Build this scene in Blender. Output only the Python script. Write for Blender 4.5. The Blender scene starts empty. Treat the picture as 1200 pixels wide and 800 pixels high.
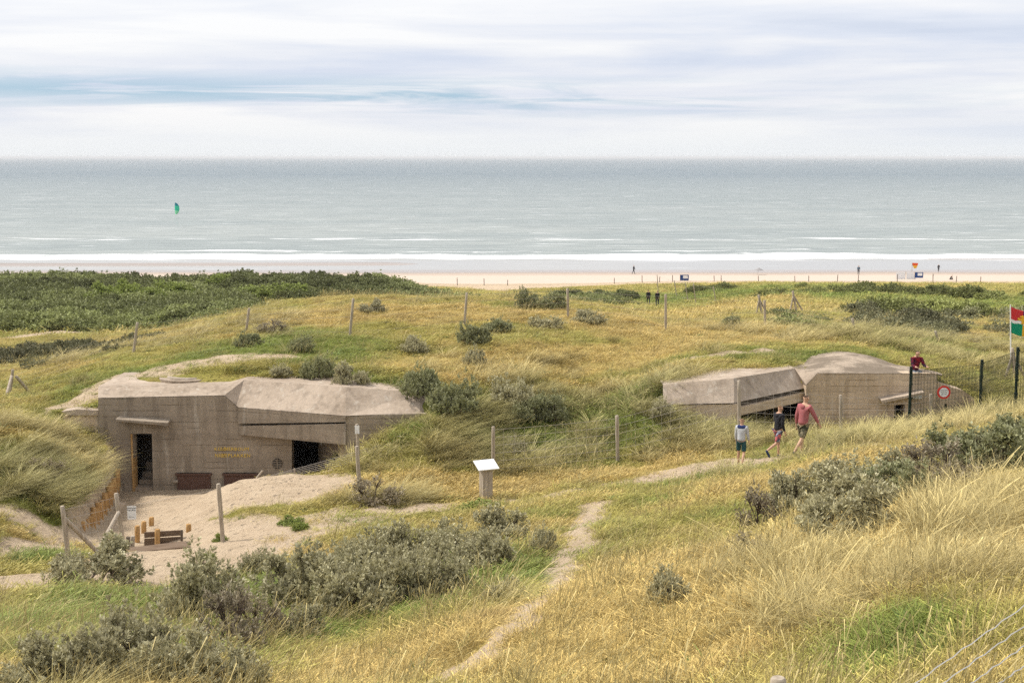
import bpy, bmesh, math, random
import numpy as np
from mathutils import Vector, Matrix, Quaternion
from mathutils.geometry import tessellate_polygon

R = math.radians
random.seed(7)
rng = np.random.default_rng(11)
scene = bpy.context.scene
COL = scene.collection

# ------------------------------------------------------------------ camera
F = 1600.0
PITCH = math.atan(216 / F)
CZ = 22.0
cp, sp = math.cos(PITCH), math.sin(PITCH)
cam_d = bpy.data.cameras.new('camera')
cam_d.lens = 48; cam_d.sensor_width = 36; cam_d.clip_end = 90000; cam_d.clip_start = 0.2
cam = bpy.data.objects.new('camera', cam_d); COL.objects.link(cam)
cam.location = (0, 0, CZ); cam.rotation_euler = (math.pi / 2 - PITCH, 0, 0)
scene.camera = cam

def at(u, v, Y):
    """world point at forward distance Y seen along photo pixel (u, v)"""
    yd = (v - 400) / F
    fy = cp - sp * yd
    k = Y / fy
    return Vector(((u - 600) / F * k, Y, CZ - (sp + cp * yd) * k))

def slope_v(v):
    yd = (np.asarray(v, float) - 400) / F
    return (sp + cp * yd) / (cp - sp * yd)

# ------------------------------------------------------------------ noise
def _hash(ix, iy, seed):
    n = (ix * 374761393 + iy * 668265263 + seed * 974634777) & 0xffffffff
    n = ((n ^ (n >> 13)) * 1274126177) & 0xffffffff
    return ((n ^ (n >> 16)) & 0xffff) / 65535.0

def vnoise(x, y, seed=0):
    x = np.asarray(x, float); y = np.asarray(y, float)
    ix = np.floor(x).astype(np.int64); iy = np.floor(y).astype(np.int64)
    fx = x - ix; fy = y - iy
    fx = fx * fx * (3 - 2 * fx); fy = fy * fy * (3 - 2 * fy)
    a = _hash(ix, iy, seed); b = _hash(ix + 1, iy, seed)
    c = _hash(ix, iy + 1, seed); d = _hash(ix + 1, iy + 1, seed)
    return (a * (1 - fx) + b * fx) * (1 - fy) + (c * (1 - fx) + d * fx) * fy

def fbm(x, y, oct=4, seed=0):
    s = 0; a = 1; t = 0
    for i in range(oct):
        s = s + a * vnoise(x * 2 ** i + 17.3 * i, y * 2 ** i - 9.1 * i, seed + i); t += a; a *= .5
    return s / t * 2 - 1

def sstep(a, b, x):
    t = np.clip((x - a) / (b - a), 0, 1)
    return t * t * (3 - 2 * t)

# ------------------------------------------------------------------ terrain
BEACH = [(-1, 185, 16.6), (-1, 200, 18.2), (-1, 222, 20.3), (-1, 245, 21.2), (-1, 258, 21.85), (-1, 268, 22.1), (-1, 290, 22.25), (-1, 320, 23.2), (-1, 400, 26), (-1, 900, 30)]
NEAR_L = [(-1, -30, 2.5), (-1, 0, 1.8), (-1, 3, 2.6), (-1, 8, 4.6), (-1, 12, 5.6)]
NEAR_R = [(-1, -30, 2.5), (-1, 0, 1.8), (-1, 3, 2.6), (-1, 7.6, 4.1), (-1, 9.5, 4.3)]
def V(*p): return [(v, Y, None) for v, Y in p]
def Hh(*p): return [(-1, Y, h) for Y, h in p]
FARL = Hh((88, 11.2), (125, 13.2), (163, 14.6), (175, 16.6))
# one thing per bearing: list of (photo row or -1, distance, drop below the camera)
D0 = NEAR_L + V((800, 17), (700, 25), (655, 31), (612, 34), (560, 37.5), (505, 41.5), (482, 45.5), (440, 60), (402, 80)) + FARL + BEACH
D60 = NEAR_L + V((800, 17), (700, 25.5), (665, 30.5), (630, 34), (570, 38), (520, 42), (487, 45.5), (470, 49), (435, 58), (400, 78)) + FARL + BEACH
D115F = NEAR_L + V((800, 17), (700, 26), (660, 31.5), (622, 36), (600, 38), (575, 41), (555, 43)) + Hh((45, 9.95), (46.2, 9.75), (47, 9.6), (60, 9.5), (400, 26))
D115B = NEAR_L + V((800, 17), (700, 26), (660, 31.5), (622, 36), (600, 38), (575, 41), (555, 43)) + Hh((45, 9.4), (46.2, 8.6), (47.5, 8.25), (49, 8.1), (52, 8.2), (56, 8.35), (66, 9.3), (79, 10.4)) + FARL + BEACH
P60 = NEAR_L + V((800, 17), (700, 25.5), (668, 30.5), (640, 34)) + Hh((37, 10.3), (40, 10.95), (43, 11.3), (46, 11.5), (60, 11.5), (400, 26))
P150 = NEAR_L + V((800, 17.3), (710, 25), (655, 31.7), (642, 33.5)) + Hh((34.6, 9.95), (35.4, 10.25), (39, 10.8), (42.5, 11.15), (45.5, 11.45), (60, 11.5), (400, 26))
P215 = NEAR_L + V((800, 17.5), (715, 24.3), (690, 27.5), (650, 32), (638, 33.8)) + Hh((34.9, 9.85), (35.8, 10.05), (39.5, 10.4), (42.5, 10.9), (45.5, 11.35), (60, 11.5), (400, 26))
B150 = Hh((-30, 2.5), (44, 9), (46.4, 8.5), (47, 8.05), (48, 7.85), (51, 7.8), (56, 8.0), (66, 9.0), (79, 10.2)) + FARL + BEACH
B215 = Hh((-30, 2.5), (44, 9), (46.4, 8.4), (47, 7.95), (48, 7.68), (50, 7.6), (56, 7.85), (66, 8.6), (79, 9.8)) + FARL + BEACH
F300 = NEAR_L + V((800, 18), (700, 25), (650, 31), (620, 34.5), (590, 37.5), (556, 41)) + Hh((42.2, 9.95), (43.5, 10.7), (45, 11.1), (60, 11.3), (400, 26))
B300 = Hh((-30, 2.5), (44, 9), (46.3, 8.4), (46.9, 7.8), (48, 7.5), (50, 7.42), (53, 7.45), (57, 7.5), (61, 7.65), (70, 7.95), (80, 8.9), (95, 11), (125, 13.3), (163, 14.6), (175, 16.6)) + BEACH
F400 = NEAR_L + V((800, 18.3), (700, 24.8), (650, 30.5), (602, 35.2), (577, 38.3), (560, 41)) + Hh((43, 9.85), (45, 10.3), (47, 10.8), (60, 11), (400, 26))
B400 = Hh((-30, 2.5), (44, 8.8), (45.2, 8.2), (45.9, 7.75), (46.8, 7.58), (48.5, 7.55), (51.5, 7.5), (54.5, 7.36), (60, 7.16), (70, 7.2), (80, 8.1), (100, 11), (130, 13.4), (163, 14.8), (175, 16.6)) + BEACH
F455 = NEAR_L + V((800, 18), (700, 24.6), (645, 31), (605, 34.8), (580, 38), (553, 41)) + Hh((42.6, 9.15), (43.6, 8.9), (45, 8.9), (60, 9.4), (400, 26))
B455 = Hh((-30, 2.5), (44, 8.8), (45.4, 8.3), (46.1, 7.85), (47, 7.72), (50, 7.65), (55, 7.4), (61, 7.1), (70, 7.1), (80, 8.1), (100, 11.3), (130, 13.8), (163, 15), (175, 16.6)) + BEACH
C510 = NEAR_L + V((800, 17.5), (700, 24), (640, 31), (610, 34.5), (585, 37.5), (550, 40.6), (512, 42.6), (482, 44.3)) + Hh((45, 8.2), (46, 8.1), (48, 8.0), (51, 7.8), (55, 7.4), (61.5, 7.2), (70, 7.15), (80, 8.5), (110, 12.8), (165, 17.2)) + Hh((175, 17.9), (200, 20.0), (222, 20.85), (245, 21.2), (258, 21.85), (268, 22.1), (290, 22.25), (320, 23.2), (400, 26), (900, 30))
C600 = NEAR_L + V((800, 16), (700, 22), (630, 30), (585, 37.5), (552, 41), (500, 44.5), (450, 48), (400, 54), (377, 60), (345, 72)) + Hh((80, 8.7), (110, 12.9), (165, 17.3)) + Hh((175, 17.9), (200, 20.0), (222, 20.85), (245, 21.2), (258, 21.85), (268, 22.1), (290, 22.25), (320, 23.2), (400, 26), (900, 30))
C700 = NEAR_L + V((800, 15.5), (700, 20.5), (650, 26), (600, 32.5), (570, 37), (550, 40.5), (530, 42.5), (490, 45.5), (460, 48), (430, 51.5), (400, 56), (370, 63), (353, 73)) + Hh((85, 9.6), (110, 12.4), (150, 15.6), (170, 17.2), (185, 18.2), (200, 19.3), (222, 20.7), (245, 21.2), (258, 21.85), (268, 22.1), (290, 22.25), (320, 23.2), (400, 26), (900, 30))
C765 = NEAR_L + V((800, 15.2), (700, 20), (650, 25), (600, 31), (570, 36), (551, 39.5), (533, 41.6), (498, 42.9), (468, 44.0), (453, 45.4), (436, 49), (405, 55), (385, 60), (384, 68), (380, 80), (376, 95), (370, 120), (361, 145), (349, 168), (340, 190)) + Hh((222, 20.3), (245, 21.2), (258, 21.85), (268, 22.1), (290, 22.25), (320, 23.2), (400, 26), (900, 30))
F800 = NEAR_L + V((800, 15), (700, 19.5), (650, 24), (600, 30), (570, 35), (552, 38), (535, 40.3), (510, 42.0)) + Hh((43.2, 8.5), (44, 8.45), (60, 8.6), (400, 26))
B800 = Hh((-30, 2.5), (42, 8.9), (44.1, 8.3), (44.7, 7.75), (45.4, 7.35), (48, 7.3), (50, 7.3), (55, 7.45)) + V((387, 60), (380, 75), (374, 95), (360, 145), (348, 168), (338, 192)) + Hh((222, 20.3), (245, 21.2), (258, 21.85), (268, 22.1), (290, 22.25), (320, 23.2), (400, 26), (900, 30))
F900 = NEAR_R + V((800, 14), (700, 18), (650, 22), (600, 27), (562, 32.5), (547, 35), (537, 38)) + Hh((41, 8.75), (43, 9.1), (45.5, 9.3), (60, 9.4), (400, 26))
B900 = Hh((-30, 2.5), (43, 8.9), (45.6, 8.2), (46.3, 7.65), (47.2, 7.33), (50, 7.25), (53, 7.35), (59, 7.5)) + V((375, 66), (363, 85), (350, 120), (341, 160), (332, 185)) + Hh((222, 20.3), (245, 21.2), (258, 21.85), (268, 22.1), (290, 22.25), (320, 23.2), (400, 26), (900, 30))
F1000 = NEAR_R + V((800, 13.5), (700, 17), (620, 22), (560, 28), (530, 33), (516, 37), (511, 41)) + Hh((45, 9.2), (60, 9.4), (400, 26))
B1000 = Hh((-30, 2.5), (44, 8.9), (46.8, 8.0), (47.6, 7.6), (49, 7.4), (51, 7.28), (54, 7.35), (62, 7.8), (80, 9.4), (120, 12.4), (163, 15.2), (180, 17.2), (200, 18.8), (222, 20.3), (245, 21.2), (258, 21.85), (268, 22.1), (290, 22.25), (320, 23.2), (400, 26), (900, 30))
F1075 = NEAR_R + V((800, 12.8), (700, 15.9), (620, 20.5), (560, 26.5), (522, 33), (506, 38)) + Hh((42, 8.5), (45, 9.0), (60, 9.2), (400, 26))
B1075 = Hh((-30, 2.5), (44, 8.9), (46.8, 8.0), (48, 7.75), (50, 7.7), (55, 7.9), (62, 8.3), (76, 9.3), (115, 12.3), (163, 15.2), (180, 17.2), (200, 18.8), (222, 20.3), (245, 21.2), (258, 21.85), (268, 22.1), (290, 22.25), (320, 23.2), (400, 26), (900, 30))
F1125 = NEAR_R + V((800, 12.3), (700, 15.4), (620, 20), (560, 26), (518, 32.5), (497, 39)) + Hh((42, 8.3), (45, 8.9), (60, 9), (400, 26))
B1125 = Hh((-30, 2.5), (44, 9), (46.8, 8.7), (48, 8.2), (50, 8.1), (55, 8.1), (62, 8.45), (75, 9.3), (115, 12.3), (163, 15.2), (180, 17.2), (200, 18.8), (222, 20.3), (245, 21.2), (258, 21.85), (268, 22.1), (290, 22.25), (320, 23.2), (400, 26), (900, 30))
C1160 = NEAR_R + V((800, 12.2), (700, 15.2), (620, 19.5), (560, 25), (512, 32), (491, 38)) + Hh((42, 8.0), (46, 8.3), (52, 8.25), (62, 8.6), (77, 9.4), (115, 12.3), (163, 15.2), (180, 17.2), (200, 18.8), (222, 20.3), (245, 21.2), (258, 21.85), (268, 22.1), (290, 22.25), (320, 23.2), (400, 26), (900, 30))
C1200 = NEAR_R + V((800, 12), (700, 15), (620, 19), (560, 24), (508, 31), (486, 37.5)) + Hh((43, 7.9), (52, 8.3), (62, 8.75), (78, 9.55), (115, 12.3), (163, 15.1), (180, 17.2), (200, 18.8), (222, 20.3), (245, 21.2), (258, 21.85), (268, 22.1), (290, 22.25), (320, 23.2), (400, 26), (900, 30))
GB = np.arange(-0.62, 0.6201, 0.004)
_lg = np.concatenate([np.linspace(-30, 8, 40), np.linspace(8.1, 70, 620), np.exp(np.linspace(np.log(70.2), np.log(900), 260))])
def build_field(cols):
    us = sorted(cols); M = []
    for u in us:
        p = sorted([(Y, (float(slope_v(v)) * Y if h is None else h)) for v, Y, h in cols[u]])
        a = np.array(p); a = a[np.concatenate([[True], np.diff(a[:, 0]) > 1e-6])]
        M.append(np.interp(_lg, a[:, 0], a[:, 1]))
    M = np.array(M); bs = np.array([(u - 600) / F * 1.02 for u in us])
    out = np.empty((len(GB), len(_lg)))
    for j in range(len(_lg)): out[:, j] = np.interp(GB, bs, M[:, j])
    return out
def gsm(a, s, axis):
    k = int(3 * s) + 1; x = np.arange(-k, k + 1); w = np.exp(-x * x / (2 * s * s)); w /= w.sum()
    pad = [(0, 0), (0, 0)]; pad[axis] = (k, k); b = np.pad(a, pad, mode='edge')
    return np.apply_along_axis(lambda m: np.convolve(m, w, 'valid'), axis, b)
right = {510: C510, 600: C600, 700: C700, 765: C765}
fld_D = build_field({0: D0, 60: D60, 115: D115F, 150: D115F, **{k: v for k, v in right.items()}})
F255 = NEAR_L + V((800, 17.8), (705, 24.7), (670, 29.5), (640, 33), (612, 35.8), (588, 38.4), (566, 41)) + Hh((42.2, 10.5), (43.6, 11.1), (45.5, 11.3), (60, 11.4), (400, 26))
fld_F = build_field({60: P60, 150: P150, 215: P215, 255: F255, 300: F300, 400: F400, 455: F455, **right, 800: F800, 900: F900, 1000: F1000, 1075: F1075, 1125: F1125, 1160: C1160, 1200: C1200})
fld_B = build_field({0: D0, 60: D60, 115: D115B, 150: B150, 215: B215, 300: B300, 400: B400, 455: B455, **right, 800: B800, 900: B900, 1000: B1000, 1075: B1075, 1125: B1125, 1160: C1160, 1200: C1200})
fld_D = gsm(gsm(fld_D, 4, 0), 5, 1); fld_F = gsm(gsm(fld_F, 3, 0), 5, 1); fld_B = gsm(gsm(fld_B, 3, 0), 4, 1)
def samp(f, X, Y):
    b = np.clip(X / np.maximum(Y, 8.0), GB[0], GB[-1] - 1e-6)
    i = (b - GB[0]) / 0.004; i0 = np.clip(i.astype(int), 0, len(GB) - 2); fi = i - i0
    j = np.interp(Y, _lg, np.arange(len(_lg))); j0 = np.clip(j.astype(int), 0, len(_lg) - 2); fj = j - j0
    return (f[i0, j0] * (1 - fi) + f[i0 + 1, j0] * fi) * (1 - fj) + (f[i0, j0 + 1] * (1 - fi) + f[i0 + 1, j0 + 1] * fi) * fj
def ux(u, Y): return (u - 600) / F * Y * 1.02
PAL = [at(139, 583, 46.2), at(131, 596, 43.6), at(122, 606, 41.3), at(112, 615, 39.3), at(98, 628, 37.2)]
PALy = np.array([p.y for p in PAL][::-1]); PALx = np.array([p.x for p in PAL][::-1])
WLX = np.array([ux(u, 46) for u in (60, 341.9, 342, 373, 404, 405, 520)]); WLY = np.array([46.1, 46.1, 47.0, 47.0, 44.9, 44.65, 44.8])
WRX = np.array([ux(u, 45.5) for u in (770, 862, 866, 942, 944, 1160)]); WRY = np.array([44.15, 44.15, 46.6, 47.2, 46.45, 46.45])
def height(X, Y, detail=True):
    X = np.asarray(X, float); Y = np.asarray(Y, float)
    d = samp(fld_D, X, Y); f = samp(fld_F, X, Y); b = samp(fld_B, X, Y)
    px = np.interp(Y, PALy, PALx)
    side = sstep(-0.12, 0.12, X - px)
    side = np.where(Y < 36.5, sstep(-1.5, 1.0, X - px), side)
    front = d * (1 - side) + f * side
    wy = np.where(X < 5, np.interp(X, WLX, WLY), np.interp(X, WRX, WRY))
    wb = sstep(0.08, 0.36, Y - wy)
    # left of the pit the dune meets the wing wall at its own line
    H = front * (1 - wb) + b * wb
    z = CZ - H
    if detail:
        bump = (0.15 + .12 * sstep(46, 54, Y)) * fbm(X * .35, Y * .35, 3, 3) + 0.07 * fbm(X * 1.3, Y * 1.3, 3, 9)
        pit = (X > px - .2) & (Y > 38) & (Y < 46.6) & (X < ux(300, 44))
        bump = np.where(pit, bump * .15, bump)
        far = sstep(190, 235, Y)
        bump = bump * (1 - far) + far * 0.02 * fbm(X * .05, Y * .12, 3, 5)
        bump = bump + sstep(75, 110, Y) * (1 - far) * 0.4 * fbm(X * .07, Y * .06, 3, 21)
        heap = np.exp(-(((X - ux(310, 39)) / 4.2) ** 2 + ((Y - 38.5) / 3.6) ** 2))
        bump = bump + heap * (0.10 * fbm(X * 2.6, Y * 2.6, 3, 31))
        bar = np.exp(-((Y - 283.5 - .02 * X) / 3.2) ** 2) * (1 - sstep(-28, -12, X)) + np.exp(-((Y - 296) / 3.0) ** 2) * sstep(78, 92, X)
        z = z + bump + bar * .62
        z = z - .5 * np.exp(-((X - ux(188, 34.4)) / 1.25) ** 2 - ((Y - 34.5) / 1.1) ** 2)
    return z
def hz(x, y): return float(height(np.array([x]), np.array([y]))[0])
_ym = np.concatenate([np.arange(6, 60, .06), np.arange(60, 300, .3)])
def ground(u, v):
    """where the photo's pixel (u, v) lands on the terrain"""
    yd = (v - 400) / F; fy = cp - sp * yd
    X = (u - 600) / F / fy * _ym; Z = CZ - (sp + cp * yd) / fy * _ym
    g = height(X, _ym); k = np.argmax(g >= Z)
    if not (g >= Z).any(): k = len(_ym) - 1
    return Vector((X[k], _ym[k], g[k]))
def on(u, Y):
    x = ux(u, Y); return Vector((x, Y, hz(x, Y)))

# ------------------------------------------------------------------ masks
def seg_mask(X, Y, pts, w, soft=.5):
    """pts: list of (x, y, halfwidth)"""
    best = np.full(X.shape, 9.0)
    for (x0, y0, w0), (x1, y1, w1) in zip(pts[:-1], pts[1:]):
        dx, dy = x1 - x0, y1 - y0; L = dx * dx + dy * dy + 1e-9
        t = np.clip(((X - x0) * dx + (Y - y0) * dy) / L, 0, 1)
        d = np.hypot(X - x0 - t * dx, Y - y0 - t * dy) / (w0 + (w1 - w0) * t)
        best = np.minimum(best, d)
    return 1 - sstep(1 - soft, 1 + soft, best)
def gp(*l):
    o = []
    for u, v, w in l:
        g = ground(u, v); o.append((g.x, g.y, w))
    return o
def blob(X, Y, u, v, rx, ry, soft=.5):
    k = (round(u, 1), round(v, 1))
    if k not in _gc: _gc[k] = ground(u, v)
    g = _gc[k]
    d = np.hypot((X - g.x) / rx, (Y - g.y) / ry)
    return 1 - sstep(1 - soft, 1 + soft, d)
_gc = {}
PATHS = [
    (gp((-60, 684, 1.6), (60, 680, 1.6), (130, 684, 1.5), (230, 668, 1.6), (290, 648, 1.3)), .97),
    (gp((290, 648, 1.4), (380, 615, 1.2), (450, 598, .9), (530, 592, .5)), .66),
    (gp((150, 660, 1.6), (200, 652, 2.0), (250, 632, 2.0), (290, 628, 1.5)), 1.0),
    (gp((290, 628, 1.5), (360, 612, 1.0), (400, 598, .6)), .55),
    (gp((450, 600, .5), (560, 590, .35), (650, 580, .5), (740, 568, .9), (800, 556, 1.3), (850, 548, 1.3), (910, 540, 1.1), (960, 532, .8), (1020, 521, .5)), .8),
    (gp((480, 815, .34), (540, 792, .42), (590, 745, .40), (628, 712, .36), (650, 680, .36), (668, 645, .42), (690, 612, .45), (700, 590, .45)), .84),
    (gp((-20, 645, .7), (60, 640, .6)), .8),
    (gp((62, 478, .5), (100, 466, .9)) + [(ux(150, 49.2), 49.2, 1.1), (ux(215, 49.6), 49.6, 1.6), (ux(265, 50.4), 50.4, 1.4), (ux(330, 51), 51, .8)], .68),
    (gp((25, 396, 1.0), (80, 388, 1.8), (130, 381, 2.2), (190, 374, 1.4)), .8),
    ([(ux(890, 80), 80, .8), (ux(930, 86), 86, 1.8), (ux(975, 88), 88, 1.4)], .7),
    ([(ux(785, 49.3), 49.3, .3), (ux(830, 50.2), 50.2, .55), (ux(900, 51), 51, .4)], .75),
    ([(ux(945, 48.5), 48.5, .7), (ux(1080, 48.8), 48.8, .5)], .5),
]
def masks(X, Y):
    n1 = fbm(X * .5, Y * .5, 4, 40); n2 = fbm(X * 1.7, Y * 1.7, 3, 50)
    sand = np.zeros(X.shape)
    jx = X + .35 * n2; jy = Y + .5 * fbm(X * 1.5 + 9, Y * 1.5, 3, 44)
    for p, s in PATHS:
        sand = np.maximum(sand, seg_mask(jx, jy, p, 1) * s)
    heap = 1 - sstep(.8, 1.15, np.hypot((jx - ux(298, 40)) / 3.2, (jy - 39.8) / 2.9))
    sand = np.maximum(sand, heap)
    px = np.interp(Y, PALy, PALx)
    pit = ((X > px - .3) & (Y > 35.5) & (Y < 46.6) & (X < ux(300, 44))).astype(float)
    sand = np.maximum(sand, pit)
    pit2 = ((Y > 42.6) & (Y < 47.4) & (X >= ux(300, 44) - .1) & (X < ux(402, 44.5))).astype(float)
    sand = np.maximum(sand, pit2)
    sand = np.maximum(sand, sstep(212, 220, Y + 9 * fbm(X * .08, Y * .08, 3, 60)))
    # sandy scars in the left dune
    sand = np.maximum(sand, .75 * blob(jx, jy, 30, 608, 1.6, .8))
    green = .35 + .55 * n1 + .25 * n2
    for (u, v, rx, ry, a) in [(650, 392, 3.5, 4, .8), (700, 505, 4.5, 3, .6), (580, 500, 4, 3, .5), (250, 715, 4, 3, .55), (420, 700, 3.5, 4, .6), (80, 740, 4, 3, .35),
                              (560, 690, 1.6, 3, .4), (850, 555, 3.5, 2, .55), (430, 450, 3, 1.6, .5), (40, 560, 2.5, 2.2, .6), (850, 500, 2.5, 1.5, .4), (930, 590, 2, 2, .3),
                              (380, 400, 5, 4, .25), (900, 410, 4, 2.5, .6), (1060, 400, 8, 5, .35), (200, 420, 6, 5, .35), (840, 343, 16, 14, .5), (1000, 350, 30, 20, .5), (470, 600, 2.0, 1.0, .4),
                              (1180, 700, 1.5, 1.2, .3), (720, 590, 2, 1.2, .4), (30, 652, 2.0, .9, .8), (300, 690, 2.5, 1.5, .4)]:
        green = green + a * blob(jx, jy, u, v, rx, ry, .6)
    for (u, v, rx, ry, a) in [(780, 390, 6, 7, .9), (600, 445, 4, 1, .3), (470, 365, 6, 3, .6), (900, 690, 5, 4, .55), (700, 700, 2.6, 4, .4), (1080, 640, 4, 4, .5), (100, 800, 3, 1.5, .4),
                              (640, 430, 5, 1.6, .3), (720, 420, 4, 2, .6), (820, 366, 10, 18, .9), (560, 570, 5, 1.3, .6), (1000, 540, 3, 2, .5), (450, 760, 3, 2, .4)]:
        green = green - a * blob(jx, jy, u, v, rx, ry, .6)
    for (u, v, rx, ry, a) in [(1010, 745, 1.1, .9, .5), (1170, 640, 1.3, 1.4, .45), (860, 740, 1.0, .9, .5), (740, 770, 1.0, .8, .3), (1080, 770, .9, .7, .5), (920, 640, 1.2, 1.0, .4), (520, 740, 1.2, 1.0, .4), (180, 770, 2.0, 1.2, .5)]:
        green = green + a * blob(jx, jy, u, v, rx, ry, .8)
    green = green + .28 * fbm(X * 1.1 + 70, Y * 1.1, 3, 77)
    green = np.clip(green, 0, 1)
    mar = .0 + sstep(.25, .7, n1 * .8 + .25) * .16
    for (u, v, rx, ry, a) in [(40, 540, 3.6, 4, 1), (500, 510, 2.2, 2.0, 1), (560, 535, 3.5, 1.2, .7), (690, 500, 5, 2.5, .6), (810, 500, 2.6, 2.2, 1), (960, 530, 3.2, 1.8, .9), (850, 515, 2.5, 1.2, .9), (1100, 405, 9, 6, .7),
                              (1050, 700, 1.6, 1.2, .9), (950, 660, 1.6, 1.6, .35), (1150, 600, 2.2, 2.5, .4), (1000, 500, 4, 1.4, .9), (1090, 503, 3, 1.5, 1), (1160, 495, 3, 1.8, .9), (450, 588, 1.2, .6, .8), (560, 425, 5, 1.5, .4), (200, 400, 8, 6, .3), (640, 450, 2.5, 1.5, .6),(760, 455, 1.5, 1.0, .9),(30, 640, 2, .8, .4)]:
        mar = np.maximum(mar, a * blob(jx, jy, u, v, rx, ry, .5))
    sand = np.maximum(sand, 1 - sstep(.7, 1.2, np.hypot((jx - ux(190, 35)) / 2.2, (jy - 35) / 2.0)))
    return sand, green, np.clip(mar, 0, 1), n1, n2
GOLD = np.array([.61, .455, .165]); GREEN = np.array([.225, .27, .055]); PALE = np.array([.55, .45, .20]); BROWN = np.array([.235, .15, .07]); OLIVE = np.array([.44, .385, .105])
def grass_tint(X, Y, green, n1, n2):
    g = green[:, None]
    c = GOLD * (1 - sstep(.0, .5, g)) + OLIVE * (sstep(.0, .5, g) * (1 - sstep(.45, 1, g))) + GREEN * sstep(.45, 1, g)
    br = sstep(.28, .7, fbm(X * .8 + 40, Y * .8, 3, 70))[:, None] * .38
    c = c * (1 - br) + BROWN * br
    return c

# ------------------------------------------------------------------ materials
class NT:
    def __init__(s, name, disp=False):
        s.m = bpy.data.materials.new(name); s.m.use_nodes = True; s.t = s.m.node_tree; s.t.nodes.clear()
        s.out = s.n('ShaderNodeOutputMaterial'); s.b = s.n('ShaderNodeBsdfPrincipled'); s.l(s.b.outputs[0], s.out.inputs[0])
    def n(s, k, **kw):
        x = s.t.nodes.new(k)
        for a, b in kw.items(): setattr(x, a, b)
        return x
    def l(s, a, b): s.t.links.new(a, b)
    def noise(s, vec, scale, detail=4, rough=.55):
        x = s.n('ShaderNodeTexNoise'); x.inputs['Scale'].default_value = scale; x.inputs['Detail'].default_value = detail; x.inputs['Roughness'].default_value = rough
        if vec is not None: s.l(vec, x.inputs['Vector'])
        return x.outputs['Fac']
    def coord(s, which='Object', scale=None):
        x = s.n('ShaderNodeTexCoord').outputs[which]
        if scale:
            m = s.n('ShaderNodeMapping'); m.inputs['Scale'].default_value = scale; s.l(x, m.inputs['Vector']); x = m.outputs[0]
        return x
    def pos(s, scale=None):
        x = s.n('ShaderNodeNewGeometry').outputs['Position']
        if scale:
            m = s.n('ShaderNodeMapping'); m.inputs['Scale'].default_value = scale; s.l(x, m.inputs['Vector']); x = m.outputs[0]
        return x
    def ramp(s, fac, stops):
        x = s.n('ShaderNodeValToRGB'); s.l(fac, x.inputs[0]); e = x.color_ramp.elements
        while len(e) < len(stops): e.new(.5)
        for el, (p, c) in zip(e, stops):
            el.position = p; el.color = (c, c, c, 1) if isinstance(c, (int, float)) else (*c, 1)
        return x.outputs[0]
    def mix(s, fac, a, b, mode='MIX'):
        x = s.n('ShaderNodeMix', data_type='RGBA', blend_type=mode)
        for v, i in ((fac, 0), (a, 6), (b, 7)):
            if isinstance(v, (int, float)): x.inputs[i].default_value = v if i == 0 else (v, v, v, 1)
            elif isinstance(v, tuple): x.inputs[i].default_value = (*v, 1)
            else: s.l(v, x.inputs[i])
        return x.outputs[2]
    def math(s, op, a, b=None, clamp=False):
        x = s.n('ShaderNodeMath', operation=op, use_clamp=clamp)
        for v, i in ((a, 0), (b, 1)):
            if v is None: continue
            if isinstance(v, (int, float)): x.inputs[i].default_value = v
            else: s.l(v, x.inputs[i])
        return x.outputs[0]
    def bump(s, h, strength=.3, dist=.02):
        x = s.n('ShaderNodeBump'); x.inputs['Strength'].default_value = strength; x.inputs['Distance'].default_value = dist
        s.l(h, x.inputs['Height']); s.l(x.outputs[0], s.b.inputs['Normal'])
    def fin(s, color=None, rough=.8, spec=.3, metal=0):
        if color is not None:
            if isinstance(color, tuple): s.b.inputs['Base Color'].default_value = (*color, 1)
            else: s.l(color, s.b.inputs['Base Color'])
        if isinstance(rough, (int, float)): s.b.inputs['Roughness'].default_value = rough
        else: s.l(rough, s.b.inputs['Roughness'])
        s.b.inputs['Specular IOR Level'].default_value = spec; s.b.inputs['Metallic'].default_value = metal
        return s.m

def m_simple(name, c, rough=.7, var=.25, scale=30, metal=0, spec=.3):
    t = NT(name); f = t.noise(t.coord(), scale, 3)
    col = t.mix(f, tuple(x * (1 - var) for x in c), tuple(min(1, x * (1 + var)) for x in c))
    return t.fin(col, rough, spec, metal)

def m_ground():
    t = NT('dune_soil'); p = t.pos()
    a = t.n('ShaderNodeAttribute', attribute_name='soil').outputs['Color']
    s = t.n('ShaderNodeAttribute', attribute_name='sand').outputs['Fac']
    n1 = t.noise(p, 1.7, 6); n2 = t.noise(p, 14, 5, .65); n3 = t.noise(p, 60, 3)
    sandc = t.mix(t.ramp(n1, [(.3, 0.0), (.7, 1.0)]), (.43, .325, .215), (.57, .45, .315))
    sandc = t.mix(t.math('MULTIPLY', t.ramp(n2, [(.52, 0.0), (.7, 1.0)]), .45), sandc, (.34, .23, .15))
    sandc = t.mix(t.math('MULTIPLY', n3, .3), sandc, (.62, .5, .37))
    grc = t.mix(t.ramp(n2, [(.35, 0.0), (.65, 1.0)]), t.mix(.6, a, (.12, .09, .04)), a)
    sm = t.math('ADD', s, t.math('MULTIPLY', t.math('SUBTRACT', n2, .5), 1.0))
    col = t.mix(t.ramp(sm, [(.38, 0.0), (.6, 1.0)]), grc, sandc)
    vo = t.n('ShaderNodeTexVoronoi'); vo.inputs['Scale'].default_value = 3.4; t.l(p, vo.inputs['Vector']); dim = t.ramp(vo.outputs[0], [(.08, 0.0), (.34, 1.0)])
    h = t.math('ADD', t.math('MULTIPLY', n2, .6), t.math('ADD', t.math('MULTIPLY', n3, .3), t.math('MULTIPLY', dim, .8)))
    t.bump(h, 1.0, .12)
    return t.fin(col, .95, .1)

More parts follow.
